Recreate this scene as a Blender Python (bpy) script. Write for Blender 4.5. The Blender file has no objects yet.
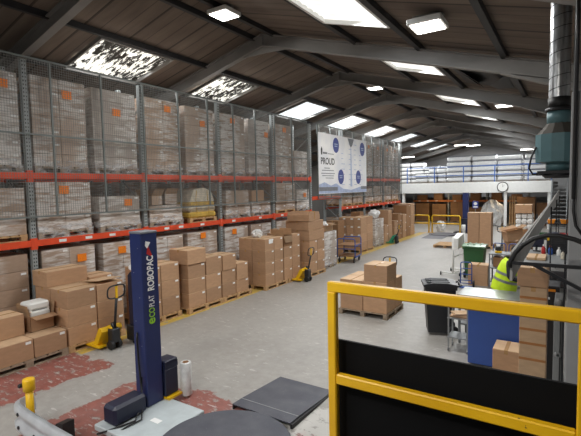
import bpy, bmesh, math, random
from mathutils import Vector, Matrix
random.seed(7)
PI = math.pi
scn = bpy.context.scene
col = scn.collection

# ------------------------------------------------------------------ materials
def new_mat(name):
    m = bpy.data.materials.new(name); m.use_nodes = True
    nt = m.node_tree; b = nt.nodes['Principled BSDF']
    return m, nt, b
def sp(b, color=None, rough=None, metal=None, coat=None, emit=None, es=None, alpha=None, trans=None, spec=None):
    if color is not None: b.inputs['Base Color'].default_value = (*color, 1)
    if rough is not None: b.inputs['Roughness'].default_value = rough
    if metal is not None: b.inputs['Metallic'].default_value = metal
    if coat is not None: b.inputs['Coat Weight'].default_value = coat
    if emit is not None: b.inputs['Emission Color'].default_value = (*emit, 1)
    if es is not None: b.inputs['Emission Strength'].default_value = es
    if alpha is not None: b.inputs['Alpha'].default_value = alpha
    if trans is not None: b.inputs['Transmission Weight'].default_value = trans
    if spec is not None: b.inputs['Specular IOR Level'].default_value = spec
def lin(r, g, b):
    f = lambda c: (c/255/12.92) if c/255 <= .04045 else ((c/255+.055)/1.055)**2.4
    return (f(r), f(g), f(b))
def N(nt, t, **kw):
    n = nt.nodes.new(t)
    for k, v in kw.items(): setattr(n, k, v)
    return n
def noise(nt, vec, scale, detail=3, rough=.55):
    n = N(nt, 'ShaderNodeTexNoise'); n.inputs['Scale'].default_value = scale
    n.inputs['Detail'].default_value = detail; n.inputs['Roughness'].default_value = rough
    if vec is not None: nt.links.new(vec, n.inputs['Vector'])
    return n.outputs['Fac']
def mapping(nt, vec, scale=(1,1,1), loc=(0,0,0)):
    n = N(nt, 'ShaderNodeMapping'); n.inputs['Scale'].default_value = scale; n.inputs['Location'].default_value = loc
    nt.links.new(vec, n.inputs['Vector']); return n.outputs['Vector']
def ramp(nt, fac, stops):
    n = N(nt, 'ShaderNodeValToRGB'); e = n.color_ramp.elements
    while len(e) < len(stops): e.new(.5)
    for i, (p, c) in enumerate(stops):
        e[i].position = p; e[i].color = (*c, 1) if len(c) == 3 else c
    nt.links.new(fac, n.inputs['Fac']); return n.outputs['Color']
def math_(nt, op, a, b=None, clamp=False):
    n = N(nt, 'ShaderNodeMath', operation=op, use_clamp=clamp)
    for i, v in enumerate((a, b)):
        if v is None: continue
        if isinstance(v, (int, float)): n.inputs[i].default_value = v
        else: nt.links.new(v, n.inputs[i])
    return n.outputs[0]
def mixc(nt, fac, a, b, mode='MIX'):
    n = N(nt, 'ShaderNodeMix', data_type='RGBA', blend_type=mode)
    for s, v in ((n.inputs[0], fac), (n.inputs[6], a), (n.inputs[7], b)):
        if isinstance(v, (int, float)): s.default_value = v
        elif isinstance(v, tuple): s.default_value = (*v, 1)
        else: nt.links.new(v, s)
    return n.outputs[2]
def bump(nt, b, h, strength=.3, dist=.01):
    n = N(nt, 'ShaderNodeBump'); n.inputs['Strength'].default_value = strength; n.inputs['Distance'].default_value = dist
    nt.links.new(h, n.inputs['Height']); nt.links.new(n.outputs['Normal'], b.inputs['Normal'])
def objco(nt): return N(nt, 'ShaderNodeTexCoord').outputs['Object']
def worldpos(nt): return N(nt, 'ShaderNodeNewGeometry').outputs['Position']
def objrand(nt): return N(nt, 'ShaderNodeObjectInfo').outputs['Random']

def simple(name, color, rough=.5, metal=0, var=.12, scale=6, **kw):
    m, nt, b = new_mat(name); sp(b, rough=rough, metal=metal, **kw)
    f = noise(nt, objco(nt), scale, 4)
    d = tuple(c*(1-var) for c in color); l = tuple(min(1, c*(1+var)) for c in color)
    nt.links.new(ramp(nt, f, [(.3, d), (.7, l)]), b.inputs['Base Color'])
    return m

def cardboard(name, base, wrap=0.0, rough=.75):
    m, nt, b = new_mat(name); sp(b, rough=rough)
    co = objco(nt); rnd = objrand(nt)
    f = noise(nt, mapping(nt, co, (3, 3, 9)), 2.0, 4)
    c1 = ramp(nt, f, [(.25, tuple(c*.88 for c in base)), (.75, tuple(min(1, c*1.1) for c in base))])
    hs = N(nt, 'ShaderNodeHueSaturation'); nt.links.new(c1, hs.inputs['Color'])
    mr = N(nt, 'ShaderNodeMapRange'); mr.inputs[3].default_value = .84; mr.inputs[4].default_value = 1.12
    nt.links.new(rnd, mr.inputs[0]); nt.links.new(mr.outputs[0], hs.inputs['Value'])
    out = hs.outputs['Color']
    if wrap > 0:
        wp = worldpos(nt)
        s1 = noise(nt, mapping(nt, wp, (2.0, 2.0, 13)), 1.3, 5, .62)
        s2 = noise(nt, mapping(nt, wp, (1.3, 1.3, .5)), 1.0, 2)
        k = math_(nt, 'MULTIPLY', math_(nt, 'SUBTRACT', s1, .42, True), math_(nt, 'SUBTRACT', s2, .40, True))
        k = math_(nt, 'MULTIPLY', k, 52*wrap, True)
        out = mixc(nt, math_(nt, 'ADD', math_(nt, 'MULTIPLY', k, .78), .05*wrap), out, lin(226, 222, 218))  # whitish film tint plus streaks of plastic sheen, both mixed into the colour
        b.inputs['Coat Weight'].default_value = .8; b.inputs['Coat Roughness'].default_value = .22
        h = noise(nt, mapping(nt, wp, (3, 3, 22)), 2.2, 4)
        n = N(nt, 'ShaderNodeBump'); n.inputs['Strength'].default_value = .55; n.inputs['Distance'].default_value = .03
        nt.links.new(h, n.inputs['Height']); nt.links.new(n.outputs['Normal'], b.inputs['Coat Normal'])
    nt.links.new(out, b.inputs['Base Color'])
    return m

M = {}
M['card'] = cardboard('cardboard', lin(181, 143, 110))
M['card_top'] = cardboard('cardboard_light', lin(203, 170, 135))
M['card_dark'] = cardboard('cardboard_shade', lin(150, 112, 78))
M['card_wrap'] = cardboard('wrapped_cardboard', lin(170, 146, 126), wrap=1.0)
M['card_wrap2'] = cardboard('lightly_wrapped_cardboard', lin(172, 144, 120), wrap=.55)
M['card_grey'] = cardboard('heavily_wrapped_cardboard', lin(170, 156, 144), wrap=1.3)
M['tape'] = simple('parcel_tape', lin(186, 146, 98), .25)
M['brown_tape'] = simple('brown_tape', lin(168, 112, 62), .35)
M['label'] = simple('white_label', lin(238, 238, 236), .5, var=.03)
m, nt, b = new_mat('orange_label'); sp(b, rough=.55)
co = objco(nt); k = noise(nt, mapping(nt, co, (1, 40, 90)), 1.4, 2)
mask = math_(nt, 'GREATER_THAN', k, .62)
nt.links.new(mixc(nt, math_(nt, 'MULTIPLY', mask, .6), lin(255, 140, 22), lin(130, 60, 10)), b.inputs['Base Color']); M['orange_label'] = m
M['wood'] = simple('pallet_wood', lin(186, 150, 108), .8, var=.25, scale=9)
M['wood_grey'] = simple('weathered_pallet_wood', lin(150, 132, 112), .85, var=.3, scale=9)
M['rack_orange'] = simple('orange_rack_beam', lin(226, 78, 40), .45, var=.08)
m, nt, b = new_mat('galvanised_upright'); sp(b, rough=.5, metal=.15)
co = objco(nt); sx = N(nt, 'ShaderNodeSeparateXYZ'); nt.links.new(co, sx.inputs[0])
hz = math_(nt, 'LESS_THAN', math_(nt, 'FRACT', math_(nt, 'MULTIPLY', sx.outputs['Z'], 13.3)), .45)
hy = math_(nt, 'LESS_THAN', math_(nt, 'ABSOLUTE', math_(nt, 'SUBTRACT', math_(nt, 'ABSOLUTE', sx.outputs['Y']), .022)), .011)
hole = math_(nt, 'MULTIPLY', hz, hy)
nt.links.new(mixc(nt, hole, lin(158, 164, 164), (.012, .012, .012)), b.inputs['Base Color']); M['upright'] = m
M['galv'] = simple('galvanised_steel', lin(150, 152, 152), .45, .5, var=.12)
M['fence_frame'] = simple('fence_frame_steel', lin(112, 118, 116), .5, .1, var=.1)
M['mesh'] = simple('fence_wire', lin(138, 138, 134), .5, .2)
M['guard_galv'] = simple('crash_barrier_zinc', lin(226, 229, 232), .38, .12, var=.12, scale=4)
M['yellow'] = simple('yellow_paint', lin(232, 184, 22), .42, var=.12, scale=5)
m, nt, b = new_mat('chipped_yellow_paint'); sp(b, rough=.38)
f = noise(nt, mapping(nt, objco(nt), (1, 1, 1)), 14, 4, .7); f2 = noise(nt, objco(nt), 3, 3)
c = ramp(nt, f2, [(.3, lin(206, 156, 12)), (.7, lin(226, 178, 24))])
nt.links.new(mixc(nt, math_(nt, 'GREATER_THAN', f, .735), c, lin(70, 60, 40)), b.inputs['Base Color']); M['yellow_rail'] = m
M['black_rubber'] = simple('black_rubber', lin(27, 27, 28), .55, var=.1)
M['black_panel'] = simple('black_infill_sheet', lin(8, 8, 9), .7, var=.1, scale=3, spec=.15)
M['black_plastic'] = simple('black_plastic', lin(38, 39, 42), .4, var=.12)
M['dark_steel'] = simple('dark_steel', lin(52, 52, 54), .45, .5)
M['navy'] = simple('navy_paint', lin(32, 44, 92), .38, var=.08)
M['navy_dark'] = simple('dark_navy_plastic', lin(26, 31, 54), .42, var=.08)
M['blue'] = simple('blue_paint', lin(42, 82, 158), .4, var=.08)
M['blue_panel'] = simple('blue_panel', lin(52, 84, 158), .55, var=.06, scale=2)
M['blue_rail'] = simple('blue_handrail', lin(62, 104, 172), .4)
M['teal'] = simple('teal_enamel', lin(92, 126, 132), .4, .05, var=.1, scale=3)
M['teal_dark'] = simple('dusty_teal_enamel', lin(78, 74, 68), .8, var=.2, scale=5)
M['green'] = simple('green_bin_plastic', lin(44, 92, 52), .45, var=.1)
M['green_light'] = simple('green_bin_lid_plastic', lin(120, 150, 120), .3, var=.3, scale=5)
M['teal_green'] = simple('green_pallet_truck_paint', lin(28, 140, 110), .4)
M['white'] = simple('white_paint', lin(228, 228, 224), .5, var=.04)
M['white_film'] = simple('white_plastic_film', lin(222, 222, 220), .25, var=.15, scale=12)
M['white_bale'] = simple('wrapped_white_goods', lin(242, 242, 240), .35, var=.06, scale=5)
M['grey_steel'] = simple('grey_painted_steel', lin(128, 130, 130), .5, .2, var=.08, scale=2)
M['grey_wall'] = simple('grey_cladding', lin(150, 151, 152), .6, var=.1, scale=1.5)
M['steel_top'] = simple('stainless_worktop', lin(150, 154, 150), .3, .6, var=.12, scale=4)
M['chute'] = simple('grey_conveyor_skirt', lin(158, 155, 150), .55, .1, var=.1, scale=3)
M['plate_grey'] = simple('light_grey_machine_plate', lin(186, 194, 196), .5, .1, var=.08, scale=6)
m, nt, b = new_mat('worn_turntable_steel'); sp(b, rough=.5, metal=.25)
f = noise(nt, objco(nt), 3, 4); f2 = noise(nt, objco(nt), 45, 3, .7)
c = ramp(nt, f, [(.3, lin(72, 74, 84)), (.7, lin(92, 93, 100))])
nt.links.new(mixc(nt, math_(nt, 'MULTIPLY', math_(nt, 'GREATER_THAN', f2, .68), .5), c, lin(160, 156, 146)), b.inputs['Base Color']); M['turntable'] = m
M['hi_vis'] = simple('hi_vis_yellow', lin(206, 236, 40), .6, var=.1, scale=9)
M['reflective'] = simple('grey_reflective_tape', lin(140, 145, 150), .3, .3)
M['dark_cloth'] = simple('dark_clothing', lin(28, 30, 38), .85)
M['skin'] = simple('skin', lin(205, 160, 132), .55, var=.05)
M['hair'] = simple('dark_hair', lin(32, 26, 22), .7)
M['mustard'] = simple('yellow_printed_sacks', lin(206, 170, 78), .6, var=.2)
M['cream'] = simple('cream_printed_sacks', lin(214, 204, 184), .55, var=.2, scale=8)
M['red'] = simple('red_plastic', lin(190, 40, 40), .4)
M['orange_fill'] = simple('orange_plastic', lin(230, 140, 30), .4)
M['clock_face'] = simple('clock_face', lin(235, 235, 230), .4, var=.02)
M['printed_blue'] = simple('printed_blue', lin(52, 66, 140), .5, var=.05)
M['printed_pale'] = simple('printed_pale_blue', lin(170, 184, 214), .5, var=.15)
M['printed_grey'] = simple('printed_grey', lin(120, 122, 128), .5)
M['printed_black'] = simple('printed_black', lin(40, 40, 42), .5)
M['lime'] = simple('lime_lettering', lin(150, 205, 50), .5, var=.03)
m, nt, b = new_mat('banner_print'); sp(b, rough=.5)
f = noise(nt, objco(nt), 1.2, 3)
nt.links.new(ramp(nt, f, [(.35, lin(232, 233, 238)), (.65, lin(250, 249, 248))]), b.inputs['Base Color']); M['banner'] = m
m, nt, b = new_mat('spiral_duct_zinc'); sp(b, rough=.3, metal=.85)
f = noise(nt, mapping(nt, objco(nt), (30, 30, 6)), 1, 4)
nt.links.new(ramp(nt, f, [(.3, lin(150, 152, 154)), (.7, lin(205, 206, 206))]), b.inputs['Base Color']); M['duct'] = m
# translucent film
m, nt, b = new_mat('clear_stretch_film'); sp(b, (.85, .86, .88), .15)
f = noise(nt, mapping(nt, worldpos(nt), (3, 3, 9)), 1.5, 3, .6)
a = math_(nt, 'MULTIPLY', math_(nt, 'SUBTRACT', f, .42, True), 2.6, True)
nt.links.new(math_(nt, 'MULTIPLY', a, .8), b.inputs['Alpha'])
n = N(nt, 'ShaderNodeBump'); n.inputs['Strength'].default_value = .6; n.inputs['Distance'].default_value = .03
nt.links.new(f, n.inputs['Height']); nt.links.new(n.outputs[0], b.inputs['Normal']); M['film'] = m
# emitters
def emitter(name, color, s):
    m, nt, b = new_mat(name); sp(b, (.8, .8, .8), .5, emit=color, es=s); return m
M['led'] = emitter('led_diffuser', (1, .97, .9), 9)
M['sky_clear'] = emitter('daylit_fibreglass', (.93, .98, 1), 2.2)
M['sky_cream'] = emitter('daylit_aged_fibreglass', (1, .98, .90), 2.0)
for key, colr, st in (('sky_clear', (.92, .98, 1), 1.12), ('sky_cream', (1, .985, .93), 1.12)):
    m = M[key]; nt = m.node_tree; b = nt.nodes['Principled BSDF']; b.inputs['Emission Color'].default_value = (*colr, 1); b.inputs['Base Color'].default_value = (.3, .3, .3, 1)
    sx = N(nt, 'ShaderNodeSeparateXYZ'); nt.links.new(worldpos(nt), sx.inputs[0])
    w1 = math_(nt, 'SINE', math_(nt, 'MULTIPLY', sx.outputs['Y'], 43.0))
    ln = math_(nt, 'LESS_THAN', math_(nt, 'FRACT', math_(nt, 'MULTIPLY', sx.outputs['Y'], .97)), .035)
    nz = noise(nt, worldpos(nt), 3, 4)
    v = math_(nt, 'SUBTRACT', math_(nt, 'ADD', st, math_(nt, 'MULTIPLY', w1, .10)), math_(nt, 'MULTIPLY', ln, .5))
    v = math_(nt, 'SUBTRACT', v, math_(nt, 'MULTIPLY', math_(nt, 'SUBTRACT', nz, .5, True), 1.2))
    nt.links.new(v, b.inputs['Emission Strength'])
M['warm_lamp'] = emitter('warm_lamp', (1, .72, .35), 5)
m, nt, b = new_mat('leaf_littered_fibreglass'); sp(b, (.5, .5, .45), .6, emit=(1, .98, .9), es=1)
wp = worldpos(nt)
f = noise(nt, mapping(nt, wp, (1.4, 4.5, 1.4)), 2.6, 5, .7); f2 = noise(nt, wp, .9, 2)
t = math_(nt, 'ADD', f, math_(nt, 'MULTIPLY', math_(nt, 'SUBTRACT', f2, .5), .5))
k = math_(nt, 'MULTIPLY', math_(nt, 'SUBTRACT', math_(nt, 'SUBTRACT', 1.0, t), .485, True), 14, True)
nt.links.new(math_(nt, 'MULTIPLY', k, 1.15), b.inputs['Emission Strength'])
nt.links.new(mixc(nt, k, (.03, .028, .022), (.5, .5, .45)), b.inputs['Base Color']); M['sky_dirty'] = m

# roof boarding: seams run down the slope
m, nt, b = new_mat('roof_underboarding'); sp(b, rough=.85)
wp = worldpos(nt); sx = N(nt, 'ShaderNodeSeparateXYZ'); nt.links.new(wp, sx.inputs[0])
y = sx.outputs['Y']
s1 = math_(nt, 'LESS_THAN', math_(nt, 'FRACT', math_(nt, 'MULTIPLY', y, 1/.38)), .07)
s2 = math_(nt, 'LESS_THAN', math_(nt, 'FRACT', math_(nt, 'MULTIPLY', y, 1/1.14)), .05)
cid = math_(nt, 'FLOOR', math_(nt, 'MULTIPLY', y, 1/1.14))
wn = N(nt, 'ShaderNodeTexWhiteNoise', noise_dimensions='1D'); nt.links.new(cid, wn.inputs['W'])
f = noise(nt, mapping(nt, wp, (.5, 3, .5)), 1.2, 4)
c = ramp(nt, f, [(.3, lin(98, 86, 76)), (.7, lin(128, 114, 102))])
c = mixc(nt, math_(nt, 'MULTIPLY', wn.outputs['Value'], .35), c, lin(78, 66, 58))
c = mixc(nt, math_(nt, 'MULTIPLY', s1, .5), c, lin(46, 40, 36))
c = mixc(nt, math_(nt, 'MULTIPLY', s2, .6), c, lin(34, 30, 27))
nt.links.new(c, b.inputs['Base Color']); M['roof'] = m
M['rafter'] = simple('rafter_grey_paint', lin(134, 132, 129), .55, .1, var=.14, scale=1.2)
M['purlin'] = simple('dark_purlin', lin(44, 44, 46), .6, var=.15, scale=2)
M['wall'] = simple('warehouse_wall', lin(96, 92, 88), .85, var=.12, scale=.6)
M['gable'] = simple('gable_cladding', lin(150, 150, 150), .8, var=.08, scale=.6)

# floor: worn concrete, red painted bays, yellow line
m, nt, b = new_mat('worn_concrete_floor')
wp = worldpos(nt); sx = N(nt, 'ShaderNodeSeparateXYZ'); nt.links.new(wp, sx.inputs[0])
fx = noise(nt, wp, 1.6, 5, .65); fy = noise(nt, mapping(nt, wp, loc=(31, 7, 0)), 1.6, 5, .65)
X = math_(nt, 'ADD', sx.outputs['X'], math_(nt, 'MULTIPLY', math_(nt, 'SUBTRACT', fx, .5), .9))
Y = math_(nt, 'ADD', sx.outputs['Y'], math_(nt, 'MULTIPLY', math_(nt, 'SUBTRACT', fy, .5), .9))
big = noise(nt, wp, .35, 4); fine = noise(nt, wp, 7, 5, .7)
c = ramp(nt, big, [(.25, lin(146, 142, 136)), (.75, lin(172, 169, 164))])
c = mixc(nt, .35, c, ramp(nt, fine, [(.3, lin(118, 113, 106)), (.75, lin(186, 182, 176))]))
def band(v, lo, hi, soft=.03):
    a = math_(nt, 'MULTIPLY', math_(nt, 'SUBTRACT', v, lo), 1/soft, True)
    d = math_(nt, 'MULTIPLY', math_(nt, 'SUBTRACT', hi, v), 1/soft, True)
    return math_(nt, 'MULTIPLY', a, d)
def rect(x0, x1, y0, y1): return math_(nt, 'MULTIPLY', band(X, x0, x1), band(Y, y0, y1))
red = math_(nt, 'MAXIMUM', rect(-7.95, -6.62, 2.2, 4.38), rect(-5.72, -3.2, 1.4, 4.48))
red = math_(nt, 'MAXIMUM', red, rect(-2.75, -1.0, 2.5, 4.3))
wear = noise(nt, mapping(nt, wp, (1.6, 3.2, 1)), 3.2, 5, .7)
redm = math_(nt, 'MULTIPLY', red, math_(nt, 'MULTIPLY', math_(nt, 'SUBTRACT', .62, wear, True), 14, True))
redc = ramp(nt, fine, [(.3, lin(122, 62, 54)), (.75, lin(158, 92, 80))])
c = mixc(nt, math_(nt, 'MULTIPLY', redm, .92), c, redc)
white = math_(nt, 'MULTIPLY', rect(-2.95, -1.2, 4.15, 5.0), math_(nt, 'GREATER_THAN', wear, .42))
c = mixc(nt, math_(nt, 'MULTIPLY', white, .75), c, lin(206, 204, 198))
yel = math_(nt, 'MULTIPLY', band(sx.outputs['X'], -7.98, -7.5, .02), band(sx.outputs['Y'], 4.35, 27.4, .05))
ywear = math_(nt, 'MULTIPLY', math_(nt, 'SUBTRACT', .64, noise(nt, wp, 5, 5, .7), True), 9, True)
c = mixc(nt, math_(nt, 'MULTIPLY', math_(nt, 'MULTIPLY', yel, ywear), .85), c, lin(206, 172, 52))
scr = noise(nt, mapping(nt, wp, (1.1, 5, 1)), 3.0, 4, .6)
scm = math_(nt, 'MULTIPLY', math_(nt, 'GREATER_THAN', scr, .645), .55)
c = mixc(nt, scm, c, lin(206, 203, 198))
dk = noise(nt, mapping(nt, wp, (1, .35, 1), (4, 2, 0)), .9, 4)
c = mixc(nt, math_(nt, 'MULTIPLY', math_(nt, 'SUBTRACT', dk, .5, True), 1.4, True), c, lin(118, 114, 110))
nt.links.new(c, b.inputs['Base Color'])
rr = N(nt, 'ShaderNodeMapRange'); rr.inputs[3].default_value = .32; rr.inputs[4].default_value = .62
nt.links.new(fine, rr.inputs[0]); nt.links.new(rr.outputs[0], b.inputs['Roughness'])
bump(nt, b, fine, .12, .01); M['floor'] = m

# ------------------------------------------------------------------ mesh helpers
class MB:
    def __init__(s): s.bm = bmesh.new()
    def box(s, lo, hi, mat=0, rot=None, bev=0):
        lo, hi = Vector(lo), Vector(hi); c = (lo+hi)/2; d = hi-lo
        r = bmesh.ops.create_cube(s.bm, size=1.0); vs = r['verts']
        bmesh.ops.scale(s.bm, vec=d, verts=vs)
        fs = {f for v in vs for f in v.link_faces}
        for f in fs: f.material_index = mat
        if bev:
            es = list({e for v in vs for e in v.link_edges})
            o = bmesh.ops.bevel(s.bm, geom=es, offset=bev, segments=1, affect='EDGES', profile=.5)
            vs = list({v for f in o['faces'] for v in f.verts} | {v for v in vs if v.is_valid})
            for f in {f for v in vs for f in v.link_faces}: f.material_index = mat
        if rot is not None: bmesh.ops.rotate(s.bm, cent=(0, 0, 0), matrix=rot, verts=vs)
        bmesh.ops.translate(s.bm, vec=c, verts=vs)
        return s
    def bar(s, p, q, w, h=None, mat=0):           # square bar between two points
        p, q = Vector(p), Vector(q); h = h or w; d = q-p; L = d.length
        up = Vector((0, 0, 1)) if abs(d.normalized().z) < .95 else Vector((1, 0, 0))
        x = d.normalized(); y = up.cross(x).normalized(); z = x.cross(y)
        vs = []
        for a in (p, q):
            for sy, sz in ((-1, -1), (1, -1), (1, 1), (-1, 1)):
                vs.append(s.bm.verts.new(a+y*sy*w/2+z*sz*h/2))
        for f in ((0, 1, 2, 3), (7, 6, 5, 4), (0, 4, 5, 1), (1, 5, 6, 2), (2, 6, 7, 3), (3, 7, 4, 0)):
            s.bm.faces.new([vs[i] for i in f]).material_index = mat
        return s
    def tube(s, pts, r, n=10, mat=0, cap=True, smooth=True):
        pts = [Vector(p) for p in pts]; rings = []; prev = None
        for i, p in enumerate(pts):
            t = (pts[min(i+1, len(pts)-1)]-pts[max(i-1, 0)]).normalized()
            if prev is None:
                a = Vector((0, 0, 1)) if abs(t.z) < .9 else Vector((1, 0, 0)); u = t.cross(a).normalized()
            else:
                u = (prev-t*prev.dot(t)).normalized()
            prev = u; v = t.cross(u); rr = r[i] if isinstance(r, (list, tuple)) else r
            rings.append([s.bm.verts.new(p+(u*math.cos(2*PI*k/n)+v*math.sin(2*PI*k/n))*rr) for k in range(n)])
        for A, B in zip(rings, rings[1:]):
            for k in range(n):
                f = s.bm.faces.new((A[k], A[(k+1) % n], B[(k+1) % n], B[k])); f.material_index = mat; f.smooth = smooth
        if cap:
            s.bm.faces.new(rings[0][::-1]).material_index = mat; s.bm.faces.new(rings[-1]).material_index = mat
        return s
    def lathe(s, prof, c=(0, 0, 0), n=32, mat=0, smooth=True, axis='Z', cap=True, phase=0):
        c = Vector(c); rings = []
        for r, z in prof:
            ring = []
            for k in range(n):
                a = 2*PI*k/n+phase; p = (r*math.cos(a), r*math.sin(a), z)
                if axis == 'X': p = (p[2], p[0], p[1])
                if axis == 'Y': p = (p[1], p[2], p[0])
                ring.append(s.bm.verts.new(c+Vector(p)))
            rings.append(ring)
        for A, B in zip(rings, rings[1:]):
            for k in range(n):
                f = s.bm.faces.new((A[k], A[(k+1) % n], B[(k+1) % n], B[k])); f.material_index = mat; f.smooth = smooth
        if cap:
            s.bm.faces.new(rings[0][::-1]).material_index = mat; s.bm.faces.new(rings[-1]).material_index = mat
        return s
    def prism(s, poly, lo, hi, axis='Y', mat=0):   # polygon in the two other axes, extruded along axis
        def P(a, b, t): return {'Y': (a, t, b), 'X': (t, a, b), 'Z': (a, b, t)}[axis]
        A = [s.bm.verts.new(P(a, b, lo)) for a, b in poly]; B = [s.bm.verts.new(P(a, b, hi)) for a, b in poly]
        s.bm.faces.new(A).material_index = mat; s.bm.faces.new(B[::-1]).material_index = mat
        n = len(A)
        for k in range(n): s.bm.faces.new((A[k], B[k], B[(k+1) % n], A[(k+1) % n])).material_index = mat
        return s
    def quad(s, pts, mat=0):
        s.bm.faces.new([s.bm.verts.new(p) for p in pts]).material_index = mat; return s
    def mesh(s, name, mats):
        bmesh.ops.recalc_face_normals(s.bm, faces=s.bm.faces[:])
        me = bpy.data.meshes.new(name); s.bm.to_mesh(me); s.bm.free()
        for k in (mats if isinstance(mats, (list, tuple)) else [mats]): me.materials.append(M[k])
        return me
    def build(s, name, mats, parent=None, loc=(0, 0, 0), rz=0):
        return place(name, s.mesh(name, mats), parent, loc, rz)
def place(name, me, parent=None, loc=(0, 0, 0), rz=0):
    o = bpy.data.objects.new(name, me); col.objects.link(o)
    o.location = loc; o.rotation_euler = (0, 0, rz)
    if parent is not None: o.parent = parent
    return o
def thing(name, label, cat, loc=(0, 0, 0), rz=0, group=None):
    o = bpy.data.objects.new(name, None); col.objects.link(o); o.empty_display_size = .1
    o.location = loc; o.rotation_euler = (0, 0, rz); tag(o, label, cat, group); return o
def tag(o, label, cat, group=None):
    o['label'] = label; o['category'] = cat
    if group: o['group'] = group
    return o
def struct(o): o['kind'] = 'structure'; return o
def text(name, s, size, mat, parent, loc, rot, bold=0, sx=1.0):
    c = bpy.data.curves.new(name, 'FONT'); c.body = s; c.size = size; c.offset = bold; c.extrude = .0008
    c.align_x = 'LEFT'; c.materials.append(M[mat])
    q = bpy.data.objects.new(name, c); col.objects.link(q); bpy.context.view_layer.update()
    me = bpy.data.meshes.new_from_object(q.evaluated_get(bpy.context.evaluated_depsgraph_get()))
    bpy.data.objects.remove(q); me.materials.clear(); me.materials.append(M[mat])
    return place(name, me, parent, loc)

# ------------------------------------------------------------------ building shell
RX, RZ, SL, SR = -6.93, 7.08, .25, .28
XL, XR, Y0, Y1 = -16.5, 1.7, -8.0, 46.5
def roofz(x): return RZ-SL*(RX-x) if x < RX else RZ-SR*(x-RX)
struct(MB().box((XL, Y0, -.2), (XR, Y1, 0)).build('floor', 'floor'))
for nm, xa, xb in (('ceiling', XL, RX), ('ceiling', RX, XR)):
    za, zb = roofz(xa)+.1, roofz(xb)+.1
    struct(MB().prism([(xa, za), (xb, zb), (xb, zb+.08), (xa, za+.08)], Y0, Y1).build(nm, 'roof'))
struct(MB().box((XL-.2, Y0, 0), (XL, Y1, roofz(XL)+.15)).build('wall_left', 'wall'))
struct(MB().box((XR, Y0, 0), (XR+.2, Y1, roofz(XR)+.15)).build('wall_right', 'grey_wall'))
gp = [(XL, 0), (XR, 0), (XR, roofz(XR)+.1), (RX, RZ+.1), (XL, roofz(XL)+.1)]
struct(MB().prism(gp, Y1, Y1+.2).build('wall_back', 'gable'))
struct(MB().prism(gp, Y0-.2, Y0).build('wall_front', 'wall'))
FY = [9.52+4.57*k for k in range(-3, 9)]
for y in FY:                                   # portal frames
    mb = MB(); w = .09
    for xa, xb in ((XL, RX), (RX, XR)):
        za, zb = roofz(xa), roofz(xb)
        mb.prism([(xa, za), (xb, zb), (xb, zb-.025), (xa, za-.025)], y-w, y+w)
        mb.prism([(xa, za-.025), (xb, zb-.025), (xb, zb-.29), (xa, za-.29)], y-.012, y+.012)
        mb.prism([(xa, za-.29), (xb, zb-.29), (xb, zb-.315), (xa, za-.315)], y-w, y+w)
    mb.prism([(RX-.75, RZ-.315-.75*SL), (RX, RZ-.315), (RX+.75, RZ-.315-.75*SR), (RX+.25, RZ-.50), (RX-.25, RZ-.50)], y-.014, y+.014)
    mb.prism([(XR, roofz(XR)-.3), (-1.2, roofz(-1.2)-.3), (XR, roofz(XR)-.62)], y-.02, y+.02)
    mb.prism([(XR, roofz(XR)-.62), (-1.2, roofz(-1.2)-.3), (-1.2, roofz(-1.2)-.33), (XR, roofz(XR)-.66)], y-w, y+w)
    mb.box((RX-.01, y-w, RZ-.3), (RX+.01, y+w, RZ))
    mb.box((XR-.3, y-w, 0), (XR-.02, y+w, roofz(XR)-.2)); mb.box((XL+.02, y-w, 0), (XL+.3, y+w, roofz(XL)-.2))
    struct(mb.build('roof_beam', 'rafter'))
for x in (-7.26, -9.02, -10.8, -12.6, -14.4, -16.1, -6.6, -4.27, -2.78, -1.13, .35):
    z = roofz(x)
    struct(MB().bar((x, Y0, z+.035), (x, Y1, z+.035), .10, .13).build('roof_purlin', 'purlin'))
# skylights
def skylight(i, x0, x1, y0, y1, mat, dirty=False):
    e = bpy.data.objects.new('window_%d' % i, None); col.objects.link(e); struct(e)
    mb = MB(); n = 40; sg = 1
    rows = []
    for x in (x0, (x0+x1)/2, x1):
        rows.append([mb.bm.verts.new((x, y0+(y1-y0)*k/n, roofz(x)+.05+.022*math.sin(k*PI/1.0*.5))) for k in range(n+1)])
    for A, B in zip(rows, rows[1:]):
        for k in range(n): mb.bm.faces.new((A[k], A[k+1], B[k+1], B[k])).smooth = True
    struct(mb.build('pane', mat, e))
    fb = MB(); t = .05
    for ya in (y0, y1): fb.bar((x0, ya, roofz(x0)+.0), (x1, ya, roofz(x1)+.0), t, .09)
    for xa in (x0, x1): fb.bar((xa, y0, roofz(xa)+.0), (xa, y1, roofz(xa)+.0), t, .09)
    struct(fb.build('window_frame', 'rafter' if mat != 'sky_cream' else 'white', e))
    L = bpy.data.lights.new('skylight_glow', 'AREA'); L.shape = 'RECTANGLE'; L.size = abs(x1-x0)*.9; L.size_y = (y1-y0)*.9
    L.energy = 95 if dirty else (260 if y0 > 22 else 190); L.color = (.95, .98, 1)
    lo = bpy.data.objects.new('skylight_glow', L); col.objects.link(lo)
    xm = (x0+x1)/2; lo.location = (xm, (y0+y1)/2, roofz(xm)-.02)
    lo.rotation_euler = (0, math.atan(SL) if False else 0, 0)
i = 1
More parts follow.
